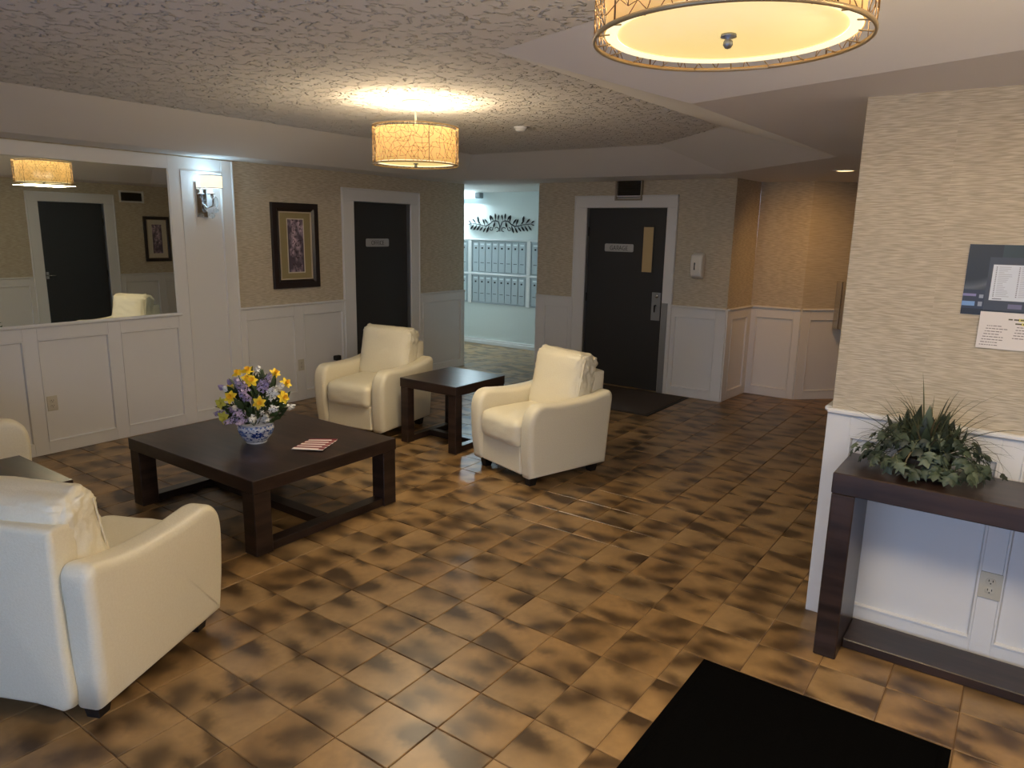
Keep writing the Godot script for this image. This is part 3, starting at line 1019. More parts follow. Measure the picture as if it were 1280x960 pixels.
func make_armchair() -> Node3D:
	# faces +z; origin on the floor under its middle
	var o := thing("armchair", "cream leather armchair standing beside the side table, its outer side turned to the open floor", "armchair", Vector3.ZERO, 0.0, "cream leather armchairs")
	var crease := noise(9.0, 3, 91)
	var fine := noise(22.0, 2, 93)
	# arms: a swooping outline, drawn front to back
	var prof := [Vector2(-0.342, 0.20), Vector2(-0.352, 0.39), Vector2(-0.362, 0.52), Vector2(-0.355, 0.563), Vector2(-0.328, 0.585), Vector2(-0.285, 0.578), Vector2(-0.22, 0.563), Vector2(-0.13, 0.550), Vector2(-0.02, 0.544), Vector2(0.09, 0.543), Vector2(0.19, 0.549), Vector2(0.255, 0.553), Vector2(0.305, 0.540), Vector2(0.343, 0.500), Vector2(0.360, 0.44), Vector2(0.363, 0.36), Vector2(0.357, 0.22), Vector2(0.338, 0.066), Vector2(-0.335, 0.066)]
	var line := open_line(prof, 4)
	for s in [-1.0, 1.0]:
		var st := begin()
		# the outline lies in x-y, so turn its x to the chair's z
		var xf := Transform3D(Basis(Vector3(0, 0, 1), Vector3(0.035 * s, 1, 0), Vector3(-1, 0, 0)), Vector3(0.274 * s, 0, 0))
		slab(st, line, 0.122, 0.036, xf, 6)
		put("armrest", done(st), M.leather, o)
	# outer back, upright between the arms
	var bp := smooth_line([Vector2(-0.232, 0.075), Vector2(-0.234, 0.3), Vector2(-0.24, 0.55), Vector2(-0.242, 0.682), Vector2(-0.224, 0.705), Vector2(-0.1, 0.709), Vector2(0.1, 0.709), Vector2(0.224, 0.705), Vector2(0.242, 0.682), Vector2(0.24, 0.55), Vector2(0.234, 0.3), Vector2(0.232, 0.075), Vector2(0.1, 0.072), Vector2(-0.1, 0.072)], 3)
	var sb := begin()
	slab(sb, bp, 0.115, 0.022, Transform3D(Basis.from_euler(Vector3(-0.02, 0, 0)), Vector3(0, 0, -0.306)), 4)
	put("outer_back", done(sb), M.leather, o)
	# seat deck and front rail
	var rail := begin()
	cbox(rail, Vector3(0, 0.17, 0.03), Vector3(0.44, 0.20, 0.62), 0.012)
	put("front_rail", done(rail), M.leather, o)
	# seat cushion, bulging over the rail
	var seat := begin()
	var df := func(p: Vector3, d: Vector3) -> Vector3:
		var q := p
		var ex := 1.0 - pow(absf(p.x) / 0.225, 4.0)
		var ez := 1.0 - pow(absf(p.z) / 0.31, 4.0)
		q.y += 0.020 * maxf(ex, 0.0) * maxf(ez, 0.0) * (1.0 if d.y > 0.0 else 0.2)
		if d.z > 0.2:
			q.z += 0.018 * maxf(ex, 0.0) * cos(clampf(p.y / 0.1, -1.5, 1.5))
		var c := crease.get_noise_3d(p.x * 1.2, p.y, p.z * 0.5)
		return q + d * (c * 0.004 + fine.get_noise_3dv(p) * 0.0012)
	puff(seat, Vector3(0.434, 0.19, 0.62), 0.055, 22, df, Transform3D(Basis.IDENTITY, Vector3(0, 0.338, 0.055)))
	put("seat_cushion", done(seat), M.leather, o)
	# back cushion, leaning, gathered into creases along its sides
	var back := begin()
	var db := func(p: Vector3, d: Vector3) -> Vector3:
		var q := p
		var ex := maxf(0.0, 1.0 - pow(absf(p.x) / 0.235, 3.0))
		var ey := maxf(0.0, 1.0 - pow(absf(p.y) / 0.275, 4.0))
		q.z += (0.028 if d.z > 0.0 else 0.006) * signf(d.z) * ex * ey * absf(d.z)
		var side := smoothstep(0.12, 0.23, absf(p.x)) * smoothstep(-0.2, 0.15, p.y + 0.05)
		var c := crease.get_noise_3d(p.x * 0.6, p.y * 2.6, p.z * 1.4)
		var g := absf(crease.get_noise_3d(p.x * 0.8 + 7.0, p.y * 3.2, p.z * 1.2))
		return q + d * (c * 0.006 + fine.get_noise_3dv(p) * 0.001) - d * side * 0.024 * (0.35 - g)
	puff(back, Vector3(0.505, 0.465, 0.185), 0.062, 30, db, Transform3D(Basis.from_euler(Vector3(-0.21, 0, 0)), Vector3(0, 0.600, -0.195)))
	var bc := put("back_cushion", done(back), M.leather, o)
	var pip := begin()
	var pts: Array = []
	for k in 33:
		var t := float(k) / 32.0
		var y := -0.19 + 0.375 * t
		pts.append(Vector3(0.245, y, 0.056))
	tube(pip, pts, [0.004], 6)
	var pts2: Array = []
	for v in pts:
		pts2.append(Vector3(-v.x, v.y, v.z))
	var pip2 := begin()
	tube(pip2, pts2, [0.004], 6)
	for pp in [pip, pip2]:
		var pm := put("piping", done(pp), M.leather, bc)
		pm.transform = Transform3D(Basis.from_euler(Vector3(-0.21, 0, 0)), Vector3(0, 0.600, -0.195))
	# feet
	for x in [-0.25, 0.25]:
		for z in [-0.27, 0.275]:
			var f := begin()
			var prev: Array = []
			for r in [[0.024, 0.0], [0.034, 0.072]]:
				var ring: Array = []
				for c in [[-1, -1], [1, -1], [1, 1], [-1, 1]]:
					ring.append(Vector3(x + c[0] * r[0], r[1], z + c[1] * r[0]))
				if prev.size() > 0:
					for i in 4:
						var j := (i + 1) % 4
						quad(f, prev[i], prev[j], ring[j], ring[i], (prev[i] + prev[j]) * 0.5 - Vector3(x, 0, z))
				quad(f, ring[0], ring[1], ring[2], ring[3], Vector3(0, r[1] - 0.03, 0))
				prev = ring
			put("foot", done(f), M.foot, o)
	return o

# a square-legged dark wood table with floor stretchers; origin on the floor under its middle
func make_table(called: String, label: String, category: String, w: float, d: float, h: float, leg: float, slabt: float, group := "") -> Node3D:
	var o := thing(called, label, category, Vector3.ZERO, 0.0, group)
	put("tabletop", box_mesh(Vector3(w, slabt, d), 0.003, Vector3(0, h - slabt * 0.5, 0)), M.wood, o)
	var ih := h - slabt
	var ix := w * 0.5 - leg * 0.5 - 0.004
	var iz := d * 0.5 - leg * 0.5 - 0.004
	for sx in [-1, 1]:
		for sz in [-1, 1]:
			put("leg", box_mesh(Vector3(leg, ih, leg), 0.003, Vector3(ix * sx, ih * 0.5, iz * sz)), M.wood, o)
	for sx in [-1, 1]:
		put("stretcher", box_mesh(Vector3(leg * 0.8, 0.05, iz * 2.0 - leg), 0.003, Vector3(ix * sx, 0.026, 0)), M.wood, o)
	put("cross_stretcher", box_mesh(Vector3(ix * 2.0 - leg * 0.8, 0.05, leg * 0.8), 0.003, Vector3(0, 0.026, 0)), M.wood, o)
	return o

func build_furniture() -> void:
	var a := make_armchair()
	a.scale = Vector3.ONE * 1.06
	a.position = Vector3(-0.575, 0, -2.39)
	a.rotation.y = deg_to_rad(-16.9)
	dup(a, Vector3(-2.345, 0, -2.42), deg_to_rad(8.7), "cream leather armchair in front of the dark door of the mirror wall")
	var near := dup(a, Vector3(-0.636, 0, 0.78), deg_to_rad(-155.2), "large cream leather armchair seen from behind, nearest the camera")
	near.get_node("back_cushion").position += Vector3(0, -0.045, -0.012)      # this one has sagged
	dup(a, Vector3(-2.91, 0, 0.58), deg_to_rad(174.0), "cream leather armchair of which only a rounded arm shows, under the mirror")
	var ct := make_table("coffee_table", "low dark brown coffee table with thick legs, flowers on it", "coffee table", 1.28, 1.05, 0.43, 0.105, 0.075)
	ct.position = Vector3(-1.545, 0, -0.70)
	var s1 := make_table("side_table", "dark brown square side table standing between two armchairs", "side table", 0.60, 0.64, 0.545, 0.078, 0.075, "dark square side tables")
	s1.position = Vector3(-1.55, 0, -2.545)
	dup(s1, Vector3(-1.60, 0, 0.835), 0.0, "dark side table with only a corner showing beyond the nearest armchair's back")
	# console under the posters
	var c := thing("console_table", "dark brown console table against the white panelled wall, a plant on it", "console table", Vector3(2.25, 0, 0))
	var z0 := DESK + 0.036
	var z1 := -1.066
	var st := begin()
	span(st, Vector3(-0.545, 0.722, z0), Vector3(0.545, 0.81, z1), 0.004)
	put("tabletop", done(st), M.wood, c)
	for s in [-1.0, 1.0]:
		st = begin()
		span(st, Vector3(0.543 * s, 0, z0), Vector3(0.455 * s, 0.722, z1 - 0.003), 0.004)
		put("leg", done(st), M.wood, c)
	st = begin()
	span(st, Vector3(-0.455, 0, z0), Vector3(0.455, 0.042, -1.195), 0.004)
	put("bottom_shelf", done(st), M.wood, c)
	# mats
	var m := thing("door_mat", "black entrance mat on the tiles in front of the console table", "mat", Vector3(1.80, 0, 0.02))
	put("pile", box_mesh(Vector3(0.82, 0.009, 1.44), 0.003, Vector3(0.0, 0.0045, 0.0)), M.mat_black, m)
	st = begin()
	put("rubber_edge", ring_mesh(-0.445, 0.445, -0.755, 0.755, 0.04, 0.0, 0.006, 0.5), M.mat_black, m).rotation.x = -PI / 2
	var m2 := thing("door_mat", "dark brown mat in front of the garage door", "mat", Vector3(-1.35, 0, -4.86))
	put("pile", box_mesh(Vector3(1.42, 0.009, 0.96), 0.003, Vector3(0.0, 0.0045, 0.0)), M.mat_brown, m2)
	put("rubber_edge", ring_mesh(-0.745, 0.745, -0.515, 0.515, 0.04, 0.0, 0.006, 0.5), mat(Color8(34, 30, 28), 0.7), m2).rotation.x = -PI / 2

# ------------------------------------------------------------------ things on the walls
func lettering(words: String, size: float, m: Material, parent: Node, at: Vector3) -> void:
	var t := TextMesh.new()
	var f := SystemFont.new()
	f.font_names = PackedStringArray(["Droid Sans"])
	t.font = f
	t.text = words
	t.font_size = 32
	t.pixel_size = size / 32.0
	t.depth = 0.001
	t.curve_step = 1.0
	var o := put("lettering", t, m, parent)
	o.position = at

func plate_sign(words: String, label: String, frame: Transform3D, u: float, y: float, w: float, depth: float) -> void:
	var o := thing("door_sign", label, "sign")
	o.transform = frame * Transform3D(Basis.IDENTITY, Vector3(u, y, depth))
	var st := begin()
	slab(st, rounded_rect(w, 0.088, 0.016), 0.008, 0.002, Transform3D(Basis.IDENTITY, Vector3(0, 0, 0.004)), 2)
	put("plate", done(st), mat(Color8(176, 176, 176), 0.4, 0.25), o)
	lettering(words, 0.062, M.dark, o, Vector3(0, -0.003, 0.0085))

func rounded_rect(w: float, h: float, r: float, n := 4) -> PackedVector2Array:
	var out := PackedVector2Array()
	for c in 4:
		var cx := (w * 0.5 - r) * (1.0 if c in [0, 3] else -1.0)
		var cy := (h * 0.5 - r) * (1.0 if c in [0, 1] else -1.0)
		for k in n + 1:
			var a := PI * 0.5 * (c + float(k) / n)
			out.append(Vector2(cx + cos(a) * r, cy + sin(a) * r))
	return out

func outlet(label: String, frame: Transform3D, u: float, y: float, depth: float, w := 0.072, h := 0.115) -> void:
	var o := thing("wall_outlet", label, "outlet", Vector3.ZERO, 0.0, "wall outlets")
	o.transform = frame * Transform3D(Basis.IDENTITY, Vector3(u, y, depth))
	var st := begin()
	slab(st, rounded_rect(w, h, 0.004), 0.006, 0.002, Transform3D(Basis.IDENTITY, Vector3(0, 0, 0.003)), 2)
	put("cover_plate", done(st), M.outlet, o)
	for s in [-1.0, 1.0]:
		st = begin()
		slab(st, rounded_rect(0.034, 0.028, 0.011), 0.004, 0.001, Transform3D(Basis.IDENTITY, Vector3(0, 0.02 * s, 0.0065)), 2)
		var f := put("socket", done(st), M.outlet, o)
		st = begin()
		for x in [-0.007, 0.007]:
			cbox(st, Vector3(x, 0.02 * s + 0.004, 0.0086), Vector3(0.003, 0.009, 0.001), 0.0002)
		cbox(st, Vector3(0, 0.02 * s - 0.008, 0.0086), Vector3(0.005, 0.005, 0.001), 0.0004)
		put("slots", done(st), M.dark, f)

func picture(label: String, frame: Transform3D, u: float, y: float, w: float, h: float, frame_w: float, mount: Color) -> void:
	var o := thing("framed_picture", label, "picture")
	o.transform = frame * Transform3D(Basis.IDENTITY, Vector3(u, y, 0.001))
	var k := w / 0.545
	put("backing", box_mesh(Vector3(w - 0.04, h - 0.04, 0.01), 0.001, Vector3(0, 0, 0.005)), M.dark, o)
	rect_frame("frame", -w * 0.5, w * 0.5, -h * 0.5, h * 0.5, frame_w, 0.0, 0.032, mat(Color8(38, 28, 27), 0.35), o)
	var fw := frame_w - 0.003
	rect_frame("inner_edge", -w * 0.5 + fw, w * 0.5 - fw, -h * 0.5 + fw, h * 0.5 - fw, 0.014, 0.0, 0.024, mat(Color8(188, 172, 150), 0.45), o)
	put("mount_board", box_mesh(Vector3(w - fw * 2.0, h - fw * 2.0, 0.004), 0.0005, Vector3(0, 0, 0.013)), mat(mount, 0.7), o)
	var pw := w - frame_w * 2.0 - 0.172 * k
	var ph := h - frame_w * 2.0 - 0.12
	rect_frame("mount_edge", -pw * 0.5, pw * 0.5, -ph * 0.5, ph * 0.5, 0.012, 0.013, 0.019, mat(Color8(206, 196, 178), 0.6), o)
	var im := Image.create(96, 256, false, Image.FORMAT_RGB8)
	var n1 := noise(0.018, 4, 101)
	var n2 := noise(0.05, 3, 103)
	for yy in 256:
		for xx in 96:
			var a := n1.get_noise_2d(xx * 1.3, yy * 0.7)
			var b := n2.get_noise_2d(xx, yy)
			var t := clampf(0.5 + a * 1.3 - absf(xx - 52) / 110.0 + (0.14 if yy < 150 else -0.18), 0.0, 1.0)
			var c := Color8(84, 74, 88).lerp(Color8(204, 180, 196), t)
			if b > 0.3 and xx > 20 and xx < 84:
				c = c.lerp(Color8(52, 38, 48), 0.75)
			im.set_pixel(xx, yy, c)
	var pm := mat(Color.WHITE, 0.5)
	pm.albedo_texture = ImageTexture.create_from_image(im)
	var q := QuadMesh.new()
	q.size = Vector2(pw - 0.02, ph - 0.02)
	var art := put("print", q, pm, o, "mottled mauve and grey print")
	art.position = Vector3(0, 0, 0.0165)

func vent(label: String, frame: Transform3D, u: float, y: float, w: float, h: float, fr: Material, depth := 0.0, slats := 9) -> void:
	var o := thing("air_vent", label, "vent")
	o.transform = frame * Transform3D(Basis.IDENTITY, Vector3(u, y, depth))
	put("back_plate", box_mesh(Vector3(w - 0.02, h - 0.02, 0.004), 0.0005, Vector3(0, 0, 0.003)), mat(Color8(58, 54, 49), 0.8), o)
	rect_frame("frame", -w * 0.5, w * 0.5, -h * 0.5, h * 0.5, 0.026, 0.0, 0.036, fr, o)
	for k in slats:
		var s := put("slat", box_mesh(Vector3(w - 0.05, 0.003, 0.022), 0.0005), mat(Color8(66, 60, 54), 0.6), o)
		s.position = Vector3(0, -h * 0.5 + 0.03 + (h - 0.06) * (k + 0.5) / slats, 0.018)
		s.rotation.x = 0.7

func paper_image(kind: int) -> ImageTexture:
	var w := 420 if kind == 0 else 400
	var h := 274 if kind == 0 else 186
	var im := Image.create(w, h, false, Image.FORMAT_RGB8)
	var r := RandomNumberGenerator.new()
	r.seed = 5 + kind
	if kind == 0:
		im.fill(Color8(38, 42, 46))
		# a blurred dark photograph of a corridor: pale diagonal bands
		for y in h:
			for x in w:
				var u := float(x) / w
				var v := float(y) / h
				var c := Color8(36, 40, 44)
				var e := absf(v - (0.62 - pow(u * 2.6, 2.0) * 0.35))
				if u < 0.26:
					c = c.lerp(Color8(108, 112, 116), clampf(1.0 - e * 9.0, 0.0, 1.0) * 0.8)
					var e2 := absf(v - (0.78 - u * 0.55))
					c = c.lerp(Color8(120, 122, 124), clampf(1.0 - e2 * 16.0, 0.0, 1.0) * 0.7)
				elif v < 0.2:
					c = Color8(54, 70, 70).lerp(Color8(34, 42, 40), u)
				im.set_pixel(x, y, c)
		im.fill_rect(Rect2i(0, 176, 92, 98), Color8(46, 52, 68))
		im.fill_rect(Rect2i(0, 192, 44, 10), Color8(136, 130, 172))
		im.fill_rect(Rect2i(0, 222, 43, 18), Color8(122, 158, 206))
		im.fill_rect(Rect2i(54, 194, 14, 14), Color8(150, 156, 166))
		im.fill_rect(Rect2i(53, 222, 14, 18), Color8(150, 156, 166))
		im.fill_rect(Rect2i(0, 250, 110, 24), Color8(28, 28, 32))
		# the panel of the entry system with its list of flats
		im.fill_rect(Rect2i(72, 48, 348, 204), Color8(62, 66, 74))
		im.fill_rect(Rect2i(186, 58, 60, 6), Color8(168, 172, 178))
		im.fill_rect(Rect2i(86, 76, 236, 138), Color8(214, 220, 228))
		for col in 3:
			for row in 17:
				var x := 96 + col * 72
				var y := 84 + row * 7
				im.fill_rect(Rect2i(x, y, 4, 3), Color8(96, 92, 104))
				im.fill_rect(Rect2i(x + 9, y, r.randi_range(18, 44), 2), Color8(172, 174, 182))
		im.fill_rect(Rect2i(96, 206, 30, 3), Color8(110, 110, 120))
		im.fill_rect(Rect2i(150, 226, 44, 18), Color8(112, 108, 134))
		im.fill_rect(Rect2i(206, 224, 150, 22), Color8(52, 46, 66))
	else:
		im.fill(Color8(226, 220, 216))
		for k in 2:
			im.fill_rect(Rect2i(158 + k * 14, 26 + k * 20, 210, 14), Color8(222, 214, 120))
			var x := 118 + k * 30
			while x < 350:
				var l := r.randi_range(10, 30)
				im.fill_rect(Rect2i(x, 29 + k * 20, l, 7), Color8(92, 86, 66))
				x += l + 5
		for col in 3:
			for row in 8:
				if col > 0 and row > 4:
					continue
				var x := 34 + col * 122 - row * 3
				var lim: int = x + r.randi_range(60, 104)
				while x < lim:
					var l := r.randi_range(5, 18)
					im.fill_rect(Rect2i(x, 68 + row * 14, l, 4), Color8(128, 120, 120))
					x += l + 3
		im.fill_rect(Rect2i(252, 176, 8, 8), Color8(120, 104, 84))
	return ImageTexture.create_from_image(im)

func sheet(called: String, label: String, category: String, u: float, y: float, w: float, h: float, kind: int, z: float) -> void:
	var o := thing(called, label, category, Vector3(SIDE + u, y, DESK + z))
	put("backing", box_mesh(Vector3(w, h, 0.003), 0.0004, Vector3(0, 0, -0.0016)), mat(Color8(222, 216, 212), 0.6), o)
	var m := mat(Color.WHITE, 0.4 if kind == 0 else 0.7)
	m.albedo_texture = paper_image(kind)
	var q := QuadMesh.new()
	q.size = Vector2(w - 0.001, h - 0.001)
	put("print", q, m, o).position.z = 0.0004

func build_wall_things() -> void:
	var lw: Node3D = get_node("wall_left")
	var fw: Node3D = get_node("wall_far")
	var dw: Node3D = get_node("wall_desk")
	var sw: Node3D = get_node("wall_side")
	# mirror
	var mi := thing("wall_mirror", "large frameless wall mirror above the white panels", "mirror")
	mi.transform = lw.transform
	put("glass", box_mesh(Vector3(4.795, 1.192, 0.006), 0.0015, Vector3(2.3975, 1.589, 0.0035)), M.mirror, mi)
	var st := begin()
	span(st, Vector3(0.0, 0.982, 0.0), Vector3(4.8, 0.994, 0.012), 0.002)
	span(st, Vector3(4.792, 0.982, 0.0), Vector3(4.802, 2.187, 0.012), 0.002)
	put("edge_strip", done(st), M.white, mi)
	picture("narrow mauve print in a wide dark frame beside the dark door", lw.transform, 3.4 + 2.652, 1.553, 0.545, 0.815, 0.085, Color8(150, 136, 98))
	plate_sign("OFFICE", "small grey office sign on the dark door behind the armchair", lw.transform, 3.4 + 3.805, 1.582, 0.345, -0.05)
	plate_sign("GARAGE", "small grey garage sign on the door with the vision panel", fw.transform, -1.588 + 2.66, 1.576, 0.36, -0.05)
	outlet("outlet in a white panel under the mirror", lw.transform, 3.4 + 0.352, 0.386, 0.001)
	outlet("outlet between two white panels, left of the armchair by the dark door", lw.transform, 3.4 + 2.655, 0.365, 0.014)
	outlet("outlet with its plate showing under the console table", dw.transform, 0.682, 0.345, 0.014, 0.08, 0.115)
	var ad := thing("plug_adapter", "small black plug adapter on the white panel behind an armchair", "plug")
	ad.transform = lw.transform * Transform3D(Basis.IDENTITY, Vector3(3.4 + 3.12, 0.38, 0.001))
	put("body", box_mesh(Vector3(0.075, 0.05, 0.05), 0.006, Vector3(0, 0, 0.025)), M.black, ad)
	put("prong_plate", box_mesh(Vector3(0.05, 0.03, 0.006), 0.001, Vector3(0, 0, 0.0035)), M.dark, ad)
	vent("square dark air vent above the garage door", fw.transform, -1.465 + 2.66, 2.207, 0.325, 0.235, mat(Color8(150, 140, 124), 0.5), 0.004)
	vent("white framed air vent seen in the mirror, beside the reflected door", sw.transform, 7.4 - 3.77, 2.13, 0.36, 0.17, M.white, 0.0, 7)
	picture("framed print seen only in the mirror", sw.transform, 7.4 - 4.12, 1.51, 0.4, 0.68, 0.05, Color8(196, 188, 172))
	# lock of the garage door
	var lk := Node3D.new()
	lk.name = "lock_plate"
	get_node("door_2").add_child(lk)
	lk.position = Vector3(-1.098 + 2.66, 0.95, -0.05)
	put("escutcheon", box_mesh(Vector3(0.105, 0.31, 0.01), 0.003, Vector3(0, 0, 0.004)), M.brushed, lk)
	st = begin()
	lathe(st, [Vector2(0.02, 0.0), Vector2(0.02, 0.014), Vector2(0.014, 0.018), Vector2(0.0001, 0.018)], 20, Transform3D(Basis.from_euler(Vector3(PI / 2, 0, 0)), Vector3(0.012, 0.115, 0.009)))
	put("key_cylinder", done(st), M.chrome, lk)
	st = begin()
	tube(st, [Vector3(0, 0.01, 0.009), Vector3(0, 0.01, 0.04), Vector3(0.004, -0.012, 0.05), Vector3(0.004, -0.06, 0.048)], [0.009, 0.009, 0.009, 0.007], 10)
	put("lever", done(st), M.dark, lk)
	# soap dispenser
	var sd := thing("soap_dispenser", "white hand sanitiser dispenser on the wall right of the garage door", "dispenser")
	sd.transform = fw.transform * Transform3D(Basis.IDENTITY, Vector3(-0.615 + 2.66, 1.415, 0.0))
	st = begin()
	var pr := smooth_line([Vector2(0.0, -0.115), Vector2(0.06, -0.115), Vector2(0.085, -0.09), Vector2(0.1, -0.02), Vector2(0.095, 0.07), Vector2(0.08, 0.115), Vector2(0.05, 0.125), Vector2(0.0, 0.125)], 3)
	slab(st, pr, 0.13, 0.022, Transform3D(Basis(Vector3(0, 0, 1), Vector3(0, 1, 0), Vector3(-1, 0, 0)), Vector3(0, 0, 0.002)), 4)
	put("housing", done(st), mat(Color8(226, 222, 214), 0.4), sd)
	st = begin()
	cbox(st, Vector3(-0.012, 0.0, 0.1), Vector3(0.014, 0.075, 0.006), 0.002)
	put("level_window", done(st), M.dark, sd)
	# clear box on the slanted wall
	var nk: Node3D = get_node("wall_nook_slanted")
	var hb := thing("drop_box", "translucent grey plastic box on the nook wall, half hidden by the papered wall", "box")
	hb.transform = nk.transform * Transform3D(Basis.IDENTITY, Vector3(0.555, 1.035, 0.034))
	var cl := mat(Color(0.72, 0.70, 0.66, 0.42), 0.2)
	cl.transparency = BaseMaterial3D.TRANSPARENCY_ALPHA
	put("front_pane", box_mesh(Vector3(0.40, 0.5, 0.006), 0.001, Vector3(0, 0, 0.09)), cl, hb)
	for x in [-0.2, 0.2]:
		put("side_pane", box_mesh(Vector3(0.006, 0.5, 0.086), 0.001, Vector3(x - signf(x) * 0.003, 0, 0.044)), cl, hb)
		put("edge_strip", box_mesh(Vector3(0.008, 0.5, 0.006), 0.001, Vector3(x - signf(x) * 0.004, 0, 0.0965)), mat(Color8(92, 84, 74), 0.3), hb)
	put("bottom_pane", box_mesh(Vector3(0.388, 0.006, 0.086), 0.001, Vector3(0, -0.247, 0.044)), mat(Color8(92, 84, 74), 0.3), hb)
	put("leaflet", box_mesh(Vector3(0.3, 0.36, 0.012), 0.001, Vector3(0.02, -0.06, 0.03)), mat(Color8(196, 186, 172), 0.7), hb)
	# posters behind the console
	sheet("poster", "dark poster picturing an entry panel with a white list, on the papered wall", "poster", 0.433 + 0.215, 1.583, 0.43, 0.274, 0, 0.004)
	sheet("notice", "white notice with highlighted heading taped under the dark poster", "notice", 0.502 + 0.16, 1.39, 0.32, 0.144, 1, 0.009)

# ------------------------------------------------------------------ mailboxes and the scroll over them
func mail_bank(label: String, x0: float, x1: float, y0: float, y1: float, n: int) -> void:
	var o := thing("mailbox_bank", label, "mailboxes", Vector3(0, 0, MAIL), 0.0, "mailbox banks")
	var st := begin()
	span(st, Vector3(x0, y0, -0.002), Vector3(x1, y1, 0.012), 0.002)
	put("cabinet", done(st), M.mailsteel, o)
	put("cabinet_frame", ring_mesh(x0, x1, y0, y1, 0.018, 0.0, 0.026), M.mailsteel, o)
	var w := (x1 - x0 - 0.04) / n
	var h := y1 - y0 - 0.044
	var card := mat(Color8(214, 222, 224), 0.6)
	for k in n:
		var cx := x0 + 0.02 + w * (k + 0.5)
		var cy := (y0 + y1) * 0.5
		var d := put("mailbox_door", box_mesh(Vector3(w - 0.008, h, 0.012), 0.002), M.mailsteel, o)
		d.position = Vector3(cx, cy, 0.018)
		put("name_card", box_mesh(Vector3(w * 0.55, 0.022, 0.003), 0.0006, Vector3(0, h * 0.5 - 0.03, 0.007)), card, d)
		put("lock", box_mesh(Vector3(0.028, 0.024, 0.008), 0.003, Vector3(0.0, h * 0.5 - 0.085, 0.008)), M.dark, d)
		put("slot", box_mesh(Vector3(w * 0.5, 0.008, 0.003), 0.0006, Vector3(0, -h * 0.5 + 0.13, 0.0065)), M.dark, d)

func build_mail() -> void:
	mail_bank("grey mailbox bank of the upper row, under the middle of the black scroll", -4.83, -3.80, 1.105, 1.585, 8)
	mail_bank("grey mailbox bank of the lower row, between the two white strips", -4.83, -3.80, 0.64, 1.075, 8)
	mail_bank("upper grey mailbox bank cut off by the mirror wall's end", -5.93, -4.90, 1.105, 1.585, 8)
	mail_bank("lower grey mailbox bank cut off by the mirror wall's end", -5.93, -4.90, 0.64, 1.075, 8)
	mail_bank("upper grey mailbox bank half hidden by the garage wall's corner", -3.73, -2.70, 1.105, 1.585, 8)
	mail_bank("lower grey mailbox bank half hidden by the garage wall's corner", -3.73, -2.70, 0.64, 1.075, 8)
	var k := 0
	for s in [[-6.0, -2.6, 1.077, 1.103], [-4.897, -4.833, 0.63, 1.076], [-4.897, -4.833, 1.104, 1.595], [-3.797, -3.733, 0.63, 1.076], [-3.797, -3.733, 1.104, 1.595], [-6.0, -2.6, 1.595, 1.612]]:
		k += 1
		var st := begin()
		span(st, Vector3(s[0], s[2], MAIL - 0.002), Vector3(s[1], s[3], MAIL + 0.03), 0.003)
		var o := put("trim_%d" % k, done(st), M.white)
		o.set_meta("kind", "structure")
	# black scroll of leaves
	var sc := thing("wall_scroll", "black metal leaf scroll on the pale wall over the mailboxes", "wall decoration", Vector3(-4.3, 1.83, MAIL + 0.012))
	var bm := mat(Color8(24, 30, 36), 0.5)
	for s in [-1.0, 1.0]:
		var st := begin()
		var main: Array = []
		for p in [[0.012, -0.10], [0.01, -0.02], [0.035, 0.04], [0.09, 0.055], [0.15, 0.045], [0.20, 0.005], [0.27, -0.025], [0.34, -0.015], [0.40, 0.0], [0.47, 0.005], [0.55, 0.015]]:
			main.append(Vector3(p[0] * s, p[1], 0))
		tube(st, main, [0.005, 0.007, 0.008, 0.009, 0.009, 0.009, 0.008, 0.007, 0.006, 0.006, 0.004], 6)
		put("stem", done(st), bm, sc)
		for c in [[0.06, -0.10, 0.045, 0.6, 4.4], [0.17, -0.08, 0.035, 2.6, 5.6]]:
			st = begin()
			var curl: Array = []
			for i in 15:
				var t := i / 14.0
				var a: float = c[3] + c[4] * t
				curl.append(Vector3((c[0] + cos(a) * c[2] * (1.0 - 0.55 * t)) * s, c[1] + sin(a) * c[2] * (1.0 - 0.55 * t) + 0.02, 0))
			tube(st, curl, [0.006], 5)
			put("curl", done(st), bm, sc)
		# leaves: x, y, turn, length, width
		for l in [[0.55, 0.015, 0.9, 0.06, 0.045], [0.545, 0.015, 1.9, 0.06, 0.045], [0.50, 0.0, 2.45, 0.085, 0.05], [0.44, -0.005, 2.5, 0.09, 0.055], [0.38, -0.01, 2.5, 0.085, 0.055], [0.32, -0.022, 2.45, 0.08, 0.05], [0.265, -0.03, 2.6, 0.085, 0.05], [0.46, 0.012, 0.75, 0.085, 0.05], [0.405, 0.008, 0.2, 0.10, 0.055], [0.37, 0.0, 0.8, 0.075, 0.045], [0.29, -0.015, 0.35, 0.085, 0.045], [0.225, 0.0, 0.7, 0.09, 0.05], [0.175, 0.035, 0.15, 0.085, 0.045], [0.13, 0.055, 0.55, 0.075, 0.045], [0.085, 0.06, 0.1, 0.085, 0.045], [0.045, 0.055, -0.2, 0.075, 0.04], [0.10, 0.045, 2.9, 0.075, 0.055], [0.205, -0.01, 2.75, 0.10, 0.055]]:
			st = begin()
			var lx: Array = []
			for i in 5:
				var t := i / 4.0
				lx.append(Vector3(0, l[3] * 1.2 * t, 0))
			tube(st, lx, [0.003, l[4] * 0.22, l[4] * 0.46, l[4] * 0.5, 0.005], 8, 0.25)
			var lf := put("leaf", done(st), bm, sc)
			lf.position = Vector3(l[0] * s, l[1], 0.002)
			lf.rotation.z = -l[2] * s

